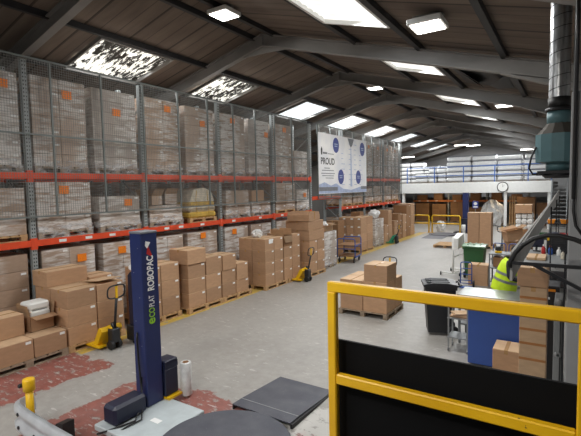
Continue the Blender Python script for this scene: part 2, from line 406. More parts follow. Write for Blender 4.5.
for (ya, yb, mt, d) in ((-6.5, -4.5, 'sky_clear', 0), (-1.8, .2, 'sky_clear', 0), (6.2, 8.3, 'sky_dirty', 1), (10.33, 12.15, 'sky_dirty', 1), (15.4, 17.55, 'sky_clear', 0), (19.8, 22.05, 'sky_clear', 0),  # first two are unseen, added behind the camera for extra light
                        (24.5, 26.6, 'sky_clear', 0), (29, 31.1, 'sky_clear', 0), (33.6, 35.7, 'sky_clear', 0), (38, 40, 'sky_clear', 0)):
    skylight(i, -10.72, -9.1, ya, yb, mt, d); i += 1
for (ya, yb) in ((-6.5, -4.5), (-1.8, .3), (5.75, 7.86), (10.2, 12.1), (15.6, 17.6), (20.2, 22.2), (24.8, 26.8), (29.2, 31.2), (33.8, 35.8), (38.2, 40.2)):  # first two sit unseen behind the camera, added to brighten the hall
    skylight(i, -4.2, -2.85, ya, yb, 'sky_cream', 0); i += 1

# ceiling lights
def ceiling_light(x, y, label, E=55):
    z = roofz(x)-.13
    t = thing('ceiling_light', label, 'light', (x, y, z), 0, 'square panel lights under the roof')
    MB().box((-.27, -.27, .0), (.27, .27, .09), bev=.01).build('housing', 'white', t)
    MB().box((-.225, -.225, -.015), (.225, .225, .004)).build('diffuser', 'led', t)
    MB().box((-.25, -.04, .085), (.25, .04, .2)).build('bracket', 'galv', t)
    L = bpy.data.lights.new('panel_glow', 'AREA'); L.size = .5; L.energy = E; L.color = (1, .96, .9)
    lo = bpy.data.objects.new('panel_glow', L); col.objects.link(lo); lo.location = (x, y, z-.03)
ceiling_light(-2.0, 7.3, 'bright square panel light at the top centre right, beside the large skylight')
ceiling_light(-6.5, 7.47, 'bright square panel light at the top left of centre, below the ridge')
ceiling_light(-6.55, 16.4, 'small bright panel light near the ridge in the middle of the roof')
ceiling_light(-1.86, 15.8, 'small bright panel light left of the teal extractor drum')
ceiling_light(-2.0, -1.5, 'added unseen panel light behind the viewer on the right slope', 190)  # unseen fitting, added and boosted to light the right side
ceiling_light(-6.75, -1.5, 'added unseen panel light behind the viewer under the ridge', 90)  # unseen fitting, added to light the hall from behind
def tube_light(x, y, label, E=260):
    z = roofz(x)-.34
    t = thing('tube_light', label, 'light', (x, y, z), 0, 'strip lights over the mezzanine')
    MB().box((-.6, -.05, 0), (.6, .05, .07), bev=.01).build('housing', 'white', t)
    MB().tube([(-.58, 0, -.03), (.58, 0, -.03)], .028, 8).build('tube', 'led', t)
    MB().bar((-.4, 0, .06), (-.4, 0, .40), .02).bar((.4, 0, .06), (.4, 0, .40), .02).build('hanger', 'galv', t)
    L = bpy.data.lights.new('tube_glow', 'AREA'); L.shape = 'RECTANGLE'; L.size = 1.1; L.size_y = .1; L.energy = E
    lo = bpy.data.objects.new('tube_glow', L); col.objects.link(lo); lo.location = (x, y, z-.08)
tube_light(-8.1, 40.3, 'left strip light of the two glowing above the mezzanine stacks')
tube_light(-7.6, 43.0, 'right strip light of the two glowing above the mezzanine stacks')
tube_light(-12.0, 37.5, 'long strip light low over the left end of the mezzanine', 45)
tube_light(-2.6, 37.0, 'strip light over the right end of the mezzanine')

# ------------------------------------------------------------------ generic warehouse parts
_cache = {}
def cached(key, fn):
    if key not in _cache: _cache[key] = fn()
    return _cache[key]
def pallet_mesh(dx, dy, mat='wood'):           # origin at floor corner (min x, min y)
    def mk():
        mb = MB(); nb = 7
        for k in range(3):                     # bottom boards along y
            x = k*(dx-.1)/2; mb.box((x, 0, 0), (x+.1, dy, .018))
        for k in range(3):
            for j in range(3):
                x = k*(dx-.1)/2; y = j*(dy-.12)/2; mb.box((x, y, .018), (x+.1, y+.12, .09))
        for k in range(3):
            x = k*(dx-.1)/2; mb.box((x, 0, .09), (x+.1, dy, .108))
        for k in range(nb):
            w = dy/nb*.86; y = k*(dy-w)/(nb-1); mb.box((0, y, .108), (dx, y+w, .13))
        return mb.mesh('pallet', mat)
    return cached(('pal', round(dx, 2), round(dy, 2), mat), mk)
def wooden_pallet(x0, y0, dx, dy, label, group=None, z=0, mat='wood'):
    return tag(place('wooden_pallet', pallet_mesh(dx, dy, mat), None, (x0, y0, z)), label, 'pallet', group)
def carton_mesh(dx, dy, dz, mat='card'):       # origin at base centre; flaps meet along y
    def mk():
        mb = MB(); g = .004
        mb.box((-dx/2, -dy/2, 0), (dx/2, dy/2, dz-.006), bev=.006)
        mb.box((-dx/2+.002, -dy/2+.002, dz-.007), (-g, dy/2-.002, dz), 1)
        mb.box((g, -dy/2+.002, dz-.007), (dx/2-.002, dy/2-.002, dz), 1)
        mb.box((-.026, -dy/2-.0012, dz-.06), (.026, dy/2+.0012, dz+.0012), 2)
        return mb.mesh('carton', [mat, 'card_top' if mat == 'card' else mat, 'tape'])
    return cached(('ctn', round(dx, 3), round(dy, 3), round(dz, 3), mat), mk)
def label_mesh(w, h):
    return cached(('lab', w, h), lambda: MB().box((-.0015, -w/2, -h/2), (.0015, w/2, h/2)).mesh('shipping_label', 'label'))
def carton(x0, x1, y0, y1, z0, z1, label, group=None, mat='card', lab='x', rz=0, lw=.09, lh=.045):
    g = .006
    dx, dy, dz = x1-x0-g, y1-y0-g, z1-z0-.002
    o = place('carton', carton_mesh(dx, dy, dz, mat), None, ((x0+x1)/2, (y0+y1)/2, z0), rz)
    tag(o, label, 'box', group)
    if lab == 'x':
        place('shipping_label', label_mesh(lw, lh), o, (dx/2+.001, dy/2-.08, dz-.05))
    elif lab == 'y':
        q = place('shipping_label', label_mesh(lw, lh), o, (dx/2-.09, -dy/2-.001, dz-.06)); q.rotation_euler = (0, 0, PI/2)
    return o
ORD = ['bottom', 'second', 'third', 'fourth', 'fifth']
def open_carton(x, y, z, dx, dy, dz, label, rz=0, mat='card', flaps=(1, 1, 1, 1), ang=25, name='open_carton'):
    o = thing(name, label, 'box', (x, y, z), rz); t = .006
    mb = MB()
    mb.box((-dx/2, -dy/2, 0), (dx/2, dy/2, t)); mb.box((-dx/2, -dy/2, 0), (-dx/2+t, dy/2, dz)); mb.box((dx/2-t, -dy/2, 0), (dx/2, dy/2, dz))
    mb.box((-dx/2, -dy/2, 0), (dx/2, -dy/2+t, dz)); mb.box((-dx/2, dy/2-t, 0), (dx/2, dy/2, dz))
    mb.build('carton_body', mat, o)
    f = min(dx, dy)*.48; a = math.radians(ang)
    for k, (sx_, sy_) in enumerate(((1, 0), (-1, 0), (0, 1), (0, -1))):
        if not flaps[k]: continue
        an = a if flaps[k] == 1 else math.radians(flaps[k])
        ux, uz = math.cos(an)*f, math.sin(an)*f
        if sx_: pts = [(sx_*dx/2, -dy/2, dz), (sx_*dx/2, dy/2, dz), (sx_*(dx/2+ux), dy/2-.01, dz+uz), (sx_*(dx/2+ux), -dy/2+.01, dz+uz)]
        else: pts = [(-dx/2, sy_*dy/2, dz), (dx/2, sy_*dy/2, dz), (dx/2-.01, sy_*(dy/2+ux), dz+uz), (-dx/2+.01, sy_*(dy/2+ux), dz+uz)]
        q = MB().quad(pts); r = bmesh.ops.solidify(q.bm, geom=q.bm.faces[:], thickness=.005); q.build('flap', 'card_top', o)
    return o
def crumple_mesh(rx, ry, rz, seed, n=14):
    rnd = random.Random(seed); mb = MB(); bmesh.ops.create_icosphere(mb.bm, subdivisions=3, radius=1)
    for v in mb.bm.verts:
        k = 1+rnd.uniform(-.16, .16); v.co = Vector((v.co.x*rx*k, v.co.y*ry*k, max(-.75, v.co.z)*rz*k+rz*.75))
    return mb
def crumpled(x, y, z, r, label, seed, mat='white_film', name='crumpled_packing_film', s=(1, 1, .8)):
    return tag(crumple_mesh(r*s[0], r*s[1], r*s[2], seed).build(name, mat, None, (x, y, z)), label, 'packing film')
def skirt_mesh(dx, dy, h, seed):
    def mk():
        rnd = random.Random(seed); mb = MB(); P = []
        n = 18
        for k in range(n): P.append((0-.0, dy*k/n, 1, 0))
        for k in range(n): P.append((-dx*k/n, dy, 0, 1))
        for k in range(n): P.append((-dx, dy-dy*k/n, -1, 0))
        for k in range(n): P.append((-dx+dx*k/n, 0, 0, -1))
        rings = []
        for j, z in enumerate((0, h*.3, h*.65, h)):
            rings.append([mb.bm.verts.new((x+nx*(.012+rnd.random()*.03*(j < 3)), y+ny*(.012+rnd.random()*.03*(j < 3)), z+rnd.uniform(-.02, .02)*(j == 3)-(.03+rnd.random()*.02)*0)) for x, y, nx, ny in P])
        for A, B in zip(rings, rings[1:]):
            for k in range(len(P)): mb.bm.faces.new((A[k], A[(k+1) % len(P)], B[(k+1) % len(P)], B[k]))
        return mb.mesh('stretch_film', 'film')
    return cached(('skirt', round(dx, 2), round(dy, 2), h, seed), mk)
def pallet_load(xf, y0, y1, z0, z1, label, group, cols=2, layers=5, mat='card_wrap', orange=None, skirt=True, depth=1.0, white=True, tilt=0):
    """stretch wrapped cartons on a pallet; front face at x = xf"""
    t = thing('wrapped_pallet_load', label, 'pallet load', (xf, y0, z0), 0, group)
    w = y1-y0
    place('pallet', pallet_mesh(depth, w, 'wood_grey' if skirt else 'wood'), t, (-depth, 0, 0))
    H = z1-z0-.13; lh = H/layers; cw = w/cols
    for k in range(layers):
        for c in range(cols):
            o = place('carton', carton_mesh(depth-.02, cw-.006, lh-.003, mat), t, (-depth/2+random.uniform(-.006, .006)-tilt*k*.004, cw*(c+.5), .13+lh*k))
    if white:
        for k in range(layers):
            for c in range(cols):
                if random.random() < .55:
                    place('shipping_label', label_mesh(.1, .04), t, (-.003, cw*(c+1)-.1, .13+lh*(k+1)-.06))
    if orange:
        oy, oz = orange
        me = cached('orange', lambda: MB().box((-.002, -.105, -.085), (.002, .105, .085)).mesh('pallet_label', 'orange_label'))
        q = place('pallet_label', me, t, (.012, oy-y0, oz-z0)); q.rotation_euler = (random.uniform(-.05, .05), 0, 0)
    if skirt: place('stretch_film', skirt_mesh(depth, w, .26, random.choice((1, 2, 3))), t, (0, 0, 0))
    return t

# ------------------------------------------------------------------ pallet racking
XF = -9.06; DEP = .95
YU = [1.63, 4.42, 7.17, 10.0, 12.86, 15.57]
YV = [18.4, 21.19, 23.98, 26.8]
def pallet_rack(label, ys, levels, H=5.62, deep=DEP, xf=XF, skip=()):
    r = thing('pallet_rack', label, 'rack', (xf, ys[0], 0))
    def upm():
        mb = MB()
        for x in (-.1, -deep):
            mb.box((x, -.05, 0), (x+.1, .05, H)); mb.box((x-.02, -.08, 0), (x+.12, .08, .012))
        return mb.mesh('upright', 'upright')
    me = cached(('up', H, deep), upm)
    def brm():
        mb = MB(); z = .25; s = 0
        while z < H-.7:
            mb.bar((-.1, 0, z), (-deep+.1, 0, z), .03); a, b_ = (-.1, -deep+.1) if s == 0 else (-deep+.1, -.1)
            mb.bar((a, 0, z), (b_, 0, z+.6), .03); z += .6; s = 1-s
        return mb.mesh('brace', 'galv')
    br = cached(('br', H, deep), brm)
    for y in ys:
        u = place('upright', me, r, (0, y-ys[0], 0)); place('brace', br, u)
    for j, (a, b_) in enumerate(zip(ys, ys[1:])):
        for z in levels:
            if (j, z) in skip: continue
            for x in (0, -deep+.04):
                L = b_-a-.1
                def bm_():
                    mb = MB(); mb.box((-.045, 0, -.13), (.005, L, 0), bev=.006)
                    mb.box((-.05, -.05, -.19), (.012, .012, .04)); mb.box((-.05, L-.012, -.19), (.012, L+.05, .04))
                    return mb.mesh('beam', 'rack_orange')
                bo = place('beam', cached(('beam', round(L, 2)), bm_), r, (x, a-ys[0]+.05, z))
                if x == 0 and z < 3:
                    for f in (.2, .43, .68):
                        if random.random() < .85:
                            place('location_label', label_mesh(.16, .06), bo, (.008, L*f+random.uniform(-.1, .1), -.065))
    return r
pallet_rack('long near run of grey and orange pallet racking filled with wrapped loads', YU, (2.04, 3.405))
pallet_rack('far run of orange pallet racking beyond the hanging banner', YV, (2.03, 3.40))
pallet_rack('back row of pallet racking seen through gaps behind the near run', YU[1:], (2.04, 3.405), xf=-10.5)
# bridging beams over the cross aisle
t = tag(MB().box((-.05, 15.65, 2.45), (0, 18.33, 2.57), bev=.005).box((-.9, 15.65, 2.45), (-.85, 18.33, 2.57), bev=.005).bar((-.03, 16.5, 2.5), (-.87, 16.5, 2.5), .05).bar((-.03, 17.5, 2.5), (-.87, 17.5, 2.5), .05).build('bridging_beam', 'rack_orange', None, (XF, 0, 0)),
        'orange bridging beams over the cross aisle under the banner', 'rack beam')
# wire mesh guard panels on the rack front
def wire_panel(y0, y1, label, grp, z0=2.5, z1=5.66):
    x = -8.97; t = thing('guard_mesh_panel', label, 'mesh panel', (x, y0, z0), 0, grp); w = y1-y0; h = z1-z0
    def fm():
        mb = MB()
        for y in (.009, w-.009): mb.bar((0, y, 0), (0, y, h), .018, .03)
        for z in (.015, h*.525, h-.015): mb.bar((.004, 0, z), (.004, w, z), .034)
        return mb.mesh('frame', 'fence_frame')
    place('frame', cached(('pf', round(w, 2), round(h, 2)), fm), t)
    def wm():
        mb = MB(); k = .05; r = .0024
        y = k
        while y < w-.02: mb.bar((0, y, .02), (0, y, h-.02), 2*r); y += k
        z = k
        while z < h-.02: mb.bar((.003, .02, z), (.003, w-.02, z), 2*r); z += k
        return mb.mesh('wire_mesh', 'mesh')
    place('wire_mesh', cached(('pw', round(w, 2), round(h, 2)), wm), t)
    br = MB().bar((-.06, .022, h-.02), (-.03, .022, h-.42), .035).build('bracket', 'galv', t)
NTH = ['first', 'second', 'third', 'fourth', 'fifth', 'sixth', 'seventh', 'eighth', 'ninth', 'tenth']
for k in range(10):
    wire_panel(3.74+1.14*k, 3.74+1.14*(k+1), 'grey wire mesh guard panel, %s from the left on the near rack' % NTH[k], 'mesh guards on the near rack')
for k in range(9):
    wire_panel(16.0+1.2*k, 16.0+1.2*(k+1), 'grey wire mesh guard panel, %s from the banner end on the far rack' % NTH[k], 'mesh guards on the far rack')

# loads in the near rack -------------------------------------------------------
XL_ = -9.1
TT = 'wrapped loads on the top tier'; TM = 'wrapped loads on the middle tier'; TF = 'wrapped loads at floor level'
ZT, ZM = 3.407, 2.042
pallet_load(XL_, 3.16, 4.30, ZT, 5.33, 'tall wrapped load with orange label, top tier at the left edge', TT, 1, 7, 'card_grey', (4.02, 5.1))
top = [(4.54, 5.70, 5.37, 2, 7, (5.28, 5.07), 'card_wrap', 'first full bay, left'), (5.86, 7.02, 5.36, 1, 7, (6.48, 4.86), 'card_grey', 'first full bay, right'),
       (7.32, 8.48, 5.38, 2, 7, (8.04, 5.16), 'card_wrap2', 'second full bay, left'), (8.66, 9.82, 5.36, 2, 7, (9.34, 4.92), 'card_wrap', 'second full bay, right'),
       (10.14, 11.3, 5.36, 2, 7, (10.69, 5.16), 'card_wrap', 'third full bay, left'), (11.5, 12.66, 5.34, 1, 7, (12.5, 4.88), 'card_grey', 'third full bay, right'),
       (13.0, 14.16, 5.36, 2, 7, (13.67, 5.17), 'card_wrap', 'last bay before the banner, left')]
for y0, y1, z1, c, l, o, mt, d in top:
    pallet_load(XL_, y0, y1, ZT, z1, 'tall stretch-wrapped carton load on the top tier, %s' % d, TT, c, l, mt, o)
pallet_load(XL_, 14.36, 15.42, ZT, 4.45, 'low film-wrapped load on the top tier beside the banner', TT, 2, 3, 'card_grey')
# middle tier
pallet_load(XL_, 3.16, 4.32, ZM, 3.10, 'unwrapped carton load on pale pallet, middle tier at the left edge', TM, 1, 2, 'card_wrap2', None, skirt=False)
pallet_load(XL_, 4.53, 5.72, ZM, 3.22, 'large wrapped load with orange label, middle tier, first full bay', TM, 2, 3, 'card_wrap', (5.11, 3.05))
pallet_load(XL_, 5.92, 7.04, ZM, 2.88, 'low wrapped load with orange label, middle tier, above the blue mast', TM, 1, 2, 'card_grey', (6.69, 2.72))
pallet_load(XL_, 7.33, 8.45, ZM, 2.60, 'wrapped load under crumpled open cartons, middle tier, second full bay', TM, 1, 2, 'card_wrap')
open_carton(-9.42, 7.62, 2.61, .44, .42, .24, 'crushed open carton on the middle tier, left of its pair', .2, 'card_wrap2', (1, 1, 85, 1), ang=60)
open_carton(-9.4, 8.18, 2.61, .42, .36, .28, 'crushed open carton on the middle tier, beside the yellow sacks', -.2, 'card_wrap2', (1, 1, 1, 88), ang=60)
# yellow and cream sacks load
t = thing('sack_load', 'tapering load of yellow and cream sacks on a pale pallet, middle tier', 'pallet load', (XL_, 8.72, ZM))
place('pallet', pallet_mesh(1.0, 1.12, 'wood'), t, (-1.0, 0, 0))
MB().box((-.98, 0, .13), (0, 1.12, .30), bev=.05).box((-.96, .03, .46), (-.02, 1.09, .60), bev=.05).build('sacks', 'mustard', t)
MB().box((-.97, .01, .30), (-.005, 1.11, .46), bev=.05).build('sacks', 'cream', t)
MB().prism([(.05, .6), (1.07, .6), (.92, .92), (.62, 1.0), (.24, .96)], -.93, -.04, axis='X').build('sacks', 'cream', t)
for y in (.28, .78): MB().bar((.008, y, .14), (.008, y, .62), .012).bar((-.03, y, .62), (-.03, y*.85+.09, .93), .012).build('strap', 'mustard', t)
pallet_load(XL_, 10.28, 11.5, ZM, 2.50, 'wrapped base load under a brown block, middle tier, third full bay', TM, 2, 2, 'card_wrap')
carton(-10.0, -9.12, 10.32, 11.46, 2.51, 2.94, 'wide wrapped carton topping the middle tier load, third full bay', None, 'card_wrap2', None)
pallet_load(XL_, 11.62, 12.70, ZM, 2.55, 'low wrapped load with single carton on top, middle tier, third full bay', TM, 2, 2, 'card_wrap')
carton(-9.8, -9.14, 11.66, 12.36, 2.56, 2.93, 'plain carton standing on the low wrapped middle tier load', None, 'card', None)
pallet_load(XL_, 13.05, 14.35, ZM, 3.18, 'tall load on a pale pallet, middle tier, last bay before the banner', TM, 2, 5, 'card_wrap2', None, skirt=False)
pallet_load(XL_, 14.5, 15.46, ZM, 2.92, 'film-wrapped load with orange label, middle tier, beside the cross aisle', TM, 1, 3, 'card_grey', (15.1, 2.69))
# floor tier
fl = [(3.12, 4.30, 1.78, 1, 5, None, 'at the left edge'), (4.57, 5.76, 1.80, 2, 5, (5.43, 1.54), 'first full bay, left'), (5.96, 7.04, 1.78, 2, 5, (6.46, 1.58), 'first full bay, behind the mast'),
      (7.33, 8.45, 1.76, 2, 5, (8.06, 1.32), 'second full bay, left'), (8.62, 9.84, 1.76, 2, 5, (9.22, 1.64), 'second full bay, right'), (10.2, 11.36, 1.78, 2, 5, (10.64, 1.62), 'third full bay, left'),
      (11.55, 12.7, 1.76, 2, 5, None, 'third full bay, right'), (13.05, 14.2, 1.76, 2, 5, None, 'last bay, left'), (14.36, 15.44, 1.74, 2, 5, None, 'last bay, right')]
for y0, y1, z1, c, l, o, d in fl:
    pallet_load(XL_, y0, y1, 0, z1, 'wrapped carton load on the floor under the rack, %s' % d, TF, c, l, 'card_wrap2' if c == 1 else 'card_wrap', o)
# back row, glimpsed
for k, (y0, y1, z1) in enumerate(((4.7, 5.9, 3.1), (6.1, 7.0, 3.25), (7.4, 8.6, 3.22), (8.8, 9.9, 3.2), (10.3, 11.4, 3.2), (11.6, 12.7, 3.22), (13.1, 14.3, 3.2))):
    pallet_load(-10.55, y0, y1, ZM, z1, 'dark wrapped load in the back rack row, glimpsed through the %s' % ('first full bay, left', 'first full bay, right', 'second full bay, left', 'second full bay, right', 'third full bay, left', 'third full bay, right', 'last bay')[k],
                'loads in the back rack row', 2, 4, 'card_wrap', None, skirt=False, white=False)
# far rack loads
for j, (a, b_) in enumerate(zip(YV, YV[1:])):
    bn = ('banner', 'middle', 'last')[j]
    for s in (0, 1):
        y0 = a+.12 if s == 0 else (a+b_)/2+.04; y1 = y0+1.16; sd = ('left', 'right')[s]
        pallet_load(XL_, y0, y1, ZT, 5.4-.03*s, 'tall wrapped load, top tier of the far rack, %s bay, %s' % (bn, sd), 'top loads of the far rack', 2, 6, 'card_wrap', ((y0+.5, 5.1) if j else None))
        pallet_load(XL_, y0, y1, ZM, 2.75+.12*((j+s) % 3), 'carton load, middle tier of the far rack, %s bay, %s' % (bn, sd), 'middle loads of the far rack', 2, 3, 'card_wrap2', None, skirt=False)
        pallet_load(XL_, y0, y1, 0, 1.5+.1*s, 'carton load on the floor of the far rack, %s bay, %s' % (bn, sd), 'floor loads of the far rack', 2, 4, 'card_wrap2', None, skirt=False)

# ------------------------------------------------------------------ cartons in front of the racking
def grid(xf, cols, zb, levels, depth, desc, colnames, mat='card', grp=None, heights=None):
    """cols: list of (y0, y1, nlevels); front face at xf"""
    for ci, (y0, y1, n) in enumerate(cols):
        z = zb
        for k in range(n):
            h = heights[k] if heights else levels
            carton(xf-depth, xf, y0, y1, z, z+h, 'brown carton, %s layer, %s column of the %s' % (ORD[k], colnames[ci], desc), grp, mat); z += h
# A: low pallet, far left
wooden_pallet(-8.75, 2.9, 1.02, 1.36, 'low pallet under long cartons at the left edge', mat='wood_grey')
carton(-8.72, -7.74, 2.92, 3.66, .13, .48, 'long brown carton lying on the left edge pallet, cut by the frame')
carton(-8.72, -7.74, 3.67, 4.25, .13, .48, 'long brown carton lying beneath the open box of white equipment')
carton(-8.62, -8.1, 3.22, 3.70, .482, .86, 'square brown carton standing on long cartons at the left edge', lab=None)
ob = open_carton(-8.32, 4.01, .482, .44, .42, .28, 'open carton holding white equipment, front flap hanging out', 0, 'card', (-8, 75, 80, 80))
t = thing('boxed_equipment', 'white plastic machine sitting in the open carton, left', 'equipment', (-8.32, 4.01, .49))
MB().box((-.19, -.18, .0), (.17, .18, .34), bev=.02).build('casing', 'white', t)
MB().box((-.19, -.19, .36), (.15, .19, .50), bev=.03).box((-.19, -.19, .33), (-.12, .19, .37)).box((-.14, -.18, .34), (.14, -.13, .37)).box((-.14, .13, .34), (.14, .18, .37)).build('hood', 'white', t)
MB().box((-.1, -.12, .34), (.1, .12, .358)).build('bed', 'printed_grey', t)
# B: by the yellow pallet truck
wooden_pallet(-8.95, 4.27, 1.22, 1.22, 'pallet under the three-high cartons by the yellow pallet truck')
grid(-7.74, [(4.29, 4.87, 3), (4.89, 5.48, 3)], .13, .345, .58, 'stack behind the yellow pallet truck', ['left', 'right'])
grid(-8.34, [(4.29, 5.10, 3)], .13, .345, .54, 'back row behind the yellow pallet truck', ['left'], mat='card')
carton(-8.92, -8.38, 4.27, 5.10, 1.167, 1.47, 'wide carton topping the back row above the yellow pallet truck', lab=None)
grid(-8.34, [(5.12, 5.66, 3)], .13, .365, .54, 'back row behind the yellow pallet truck', ['right'])
tag(MB().box((-.3, -.26, 0), (.3, .26, .012), rot=Matrix.Rotation(-.12, 3, 'Y')).build('cardboard_sheet', 'card_top', None, (-8.02, 5.18, 1.205)), 'loose cardboard flap sheet tilted on top of the right column', 'cardboard')
# C: behind the mast
wooden_pallet(-8.75, 5.95, 1.02, 1.1, 'pallet under the cartons half hidden behind the blue mast')
grid(-7.76, [(5.98, 6.48, 3), (6.49, 7.03, 3)], .13, .39, .6, 'stack behind the blue mast', ['left', 'right'])
# D
wooden_pallet(-8.6, 7.16, 1.0, 1.22, 'pallet under the stepped carton stack, left half')
wooden_pallet(-8.6, 8.4, 1.0, 1.18, 'pallet under the stepped carton stack, right half')
grid(-7.64, [(7.2, 7.78, 3), (7.80, 8.36, 2), (8.40, 8.94, 2), (8.96, 9.5, 1)], .13, .355, .56, 'stepped stack right of the mast', ['first', 'second', 'third', 'fourth'])
carton(-8.24, -7.60, 7.16, 7.78, 1.197, 1.55, 'brown carton crowning the tallest column of the stepped stack', lab=None)
carton(-8.2, -7.64, 7.82, 8.40, .842, 1.28, 'large carton third up in the second column of the stepped stack')
carton(-8.2, -7.62, 8.42, 8.95, .842, 1.25, 'large carton third up in the third column of the stepped stack')
carton(-8.15, -7.62, 8.98, 9.46, .487, .95, 'carton with peaked top at the right end of the stepped stack')
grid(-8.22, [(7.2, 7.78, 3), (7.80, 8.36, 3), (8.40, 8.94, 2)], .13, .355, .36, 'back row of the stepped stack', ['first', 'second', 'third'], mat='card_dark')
# E: large block with many labels
wooden_pallet(-8.42, 9.98, 1.04, 1.17, 'pallet under the big labelled carton block, left half')
wooden_pallet(-8.42, 11.2, 1.04, .9, 'pallet under the big labelled carton block, right half')
ce = [(10.0, 10.46, 4), (10.47, 10.93, 4), (10.98, 11.44, 3), (11.45, 11.92, 4)]
grid(-7.40, ce, .13, .345, .49, 'big labelled block', ['first', 'second', 'third', 'fourth'])
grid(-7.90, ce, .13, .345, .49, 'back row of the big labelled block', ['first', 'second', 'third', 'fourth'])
open_carton(-7.645, 11.21, 1.167, .48, .44, .33, 'open carton with dark flap hanging down in the big block', 0, 'card_dark', (-75, 70, 85, 85))
crumpled(-7.95, 10.35, 1.518, .17, 'ball of crumpled white film on top of the big labelled block', 5)
noted = [o for o in bpy.data.objects if o.get('label') == 'brown carton, fourth layer, first column of the big labelled block'][0]
MB().box((-.002, -.1, -.065), (.002, .1, .065)).build('delivery_note', 'label', noted, (.246, .06, .26))
# G: tall mixed stack
wooden_pallet(-8.25, 12.22, 1.05, 1.1, 'pallet under the tall mixed stack behind the second yellow truck')
grid(-7.23, [(12.26, 12.78, 3), (12.79, 13.3, 3)], .13, .36, .48, 'tall mixed stack', ['left', 'right'])
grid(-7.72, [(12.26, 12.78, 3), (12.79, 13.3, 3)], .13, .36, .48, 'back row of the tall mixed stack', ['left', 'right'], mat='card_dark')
carton(-8.18, -7.22, 12.24, 13.28, 1.215, 1.55, 'wide carton fourth up in the tall mixed stack', lab=None)
carton(-8.15, -7.24, 12.22, 13.25, 1.555, 1.87, 'wide carton fifth up in the tall mixed stack', lab=None)
t = thing('slumped_parcel', 'slumped taped parcel lying on top of the tall mixed stack', 'box', (-7.7, 12.62, 1.875), .12)
MB().prism([(-.46, 0), (.46, 0), (.48, .12), (.40, .28), (-.40, .31), (-.47, .2)], -.36, .44, axis='X').build('parcel_body', 'card', t)
MB().box((-.37, -.03, .27), (.45, .03, .315)).box((.443, -.03, .05), (.447, .03, .3)).build('packing_tape', 'tape', t)
# H: wrapped pallet with open carton
pallet_load(-7.4, 13.55, 14.6, 0, 1.36, 'grey film-wrapped load right of the tall mixed stack', 'wrapped loads in the aisle row', 2, 4, 'card_grey')
open_carton(-7.72, 14.1, 1.365, .5, .62, .22, 'open carton with spread flaps on the grey wrapped load', 0, 'card_top', (5, 1, 10, 20), 35)
crumpled(-7.72, 14.1, 1.375, .19, 'white film bulging from the spread-flap carton', 9, s=(1, 1.1, 1.0))
# J: labelled stack past the blue trolley
wooden_pallet(-8.95, 17.75, 1.15, 1.5, 'pallet under the square labelled stack past the blue trolley')
for ci, (x0, x1, cn) in enumerate(((-8.92, -8.55, 'left'), (-8.54, -8.17, 'middle'), (-8.16, -7.82, 'right'))):
    for k in range(4):
        carton(x0, x1, 17.8, 18.5, .13+.365*k, .13+.365*(k+1), 'carton, %s layer, %s column of the stack past the blue trolley' % (ORD[k], cn), None, 'card', 'y', lw=.12, lh=.06)
for k in range(4):
    carton(-8.45, -7.82, 18.52, 19.2, .13+.365*k, .13+.365*(k+1), 'carton, %s layer, aisle-facing rear half of the stack past the blue trolley' % ORD[k], None, 'card', None)
for k, (x0, x1, y0, y1, z0, z1) in enumerate(((-9.0, -8.5, 19.28, 19.7, 1.0, 1.75), (-8.95, -8.4, 16.7, 17.3, 0, 1.5))):
    if z1 > z0:
        carton(x0, x1, y0, y1, 0, z1, 'tall dark carton %s the square labelled stack' % ('behind', 'in front, rack side of')[k], None, 'card_dark', None)
# K.. further along
pallet_load(-7.9, 19.75, 20.85, 0, 1.38, 'grey film-wrapped load beside the green pallet truck', 'wrapped loads in the aisle row', 2, 4, 'card_grey')
crumpled(-8.2, 20.3, 1.43, .32, 'loose white film heaped on the far grey wrapped load', 12, s=(.85, 1.1, .7))
wooden_pallet(-8.9, 20.95, 1.0, 1.2, 'pallet under mixed cartons behind the green pallet truck')
carton(-8.5, -7.9, 20.98, 21.5, .13, .55, 'carton at the base left of the green pallet truck', lab='x')
carton(-8.5, -7.9, 20.98, 21.5, .552, .98, 'carton second up left of the green pallet truck', lab='x')
carton(-8.55, -7.9, 21.55, 22.1, .13, .95, 'tall carton behind the green pallet truck, lower', lab=None)
carton(-8.55, -7.92, 21.55, 22.1, .952, 1.72, 'tall carton behind the green pallet truck, upper', lab=None)
for ci, (y0, y1, hs) in enumerate(((22.6, 23.15, (.36, .36, .36)), (23.2, 23.75, (.36, .36, .36, .36)), (24.0, 24.6, (.45, .45, .45)), (24.65, 25.3, (.6, .6, .65)), (25.4, 26.2, (.62, .62, .66)))):
    z = 0
    for k, h in enumerate(hs):
        carton(-8.75, -7.95, y0, y1, z, z+h, 'brown carton, %s layer, %s far stack before the yellow barrier' % (ORD[k], ('first', 'second', 'third', 'fourth', 'last')[ci]), None, ('card', 'card_dark')[ci % 2], 'x'); z += h
    
# centre pallet in the aisle
wooden_pallet(-4.55, 9.02, 1.2, 1.12, 'weathered pallet in mid aisle carrying five pale-topped cartons', mat='wood_grey')
for k, (x0, x1, y0, y1, n) in enumerate(((-4.52, -3.95, 9.05, 9.6, 'front left'), (-3.94, -3.37, 9.05, 9.6, 'front right'), (-4.52, -3.95, 9.61, 10.12, 'rear left'), (-3.94, -3.37, 9.61, 10.12, 'rear right'))):
    carton(x0, x1, y0, y1, .13, .83, 'brown carton, %s of the lower layer on the mid aisle pallet' % n, None, 'card', None)
carton(-3.92, -3.36, 9.06, 9.68, .832, 1.22, 'single carton on top of the mid aisle pallet load', None, 'card', None)

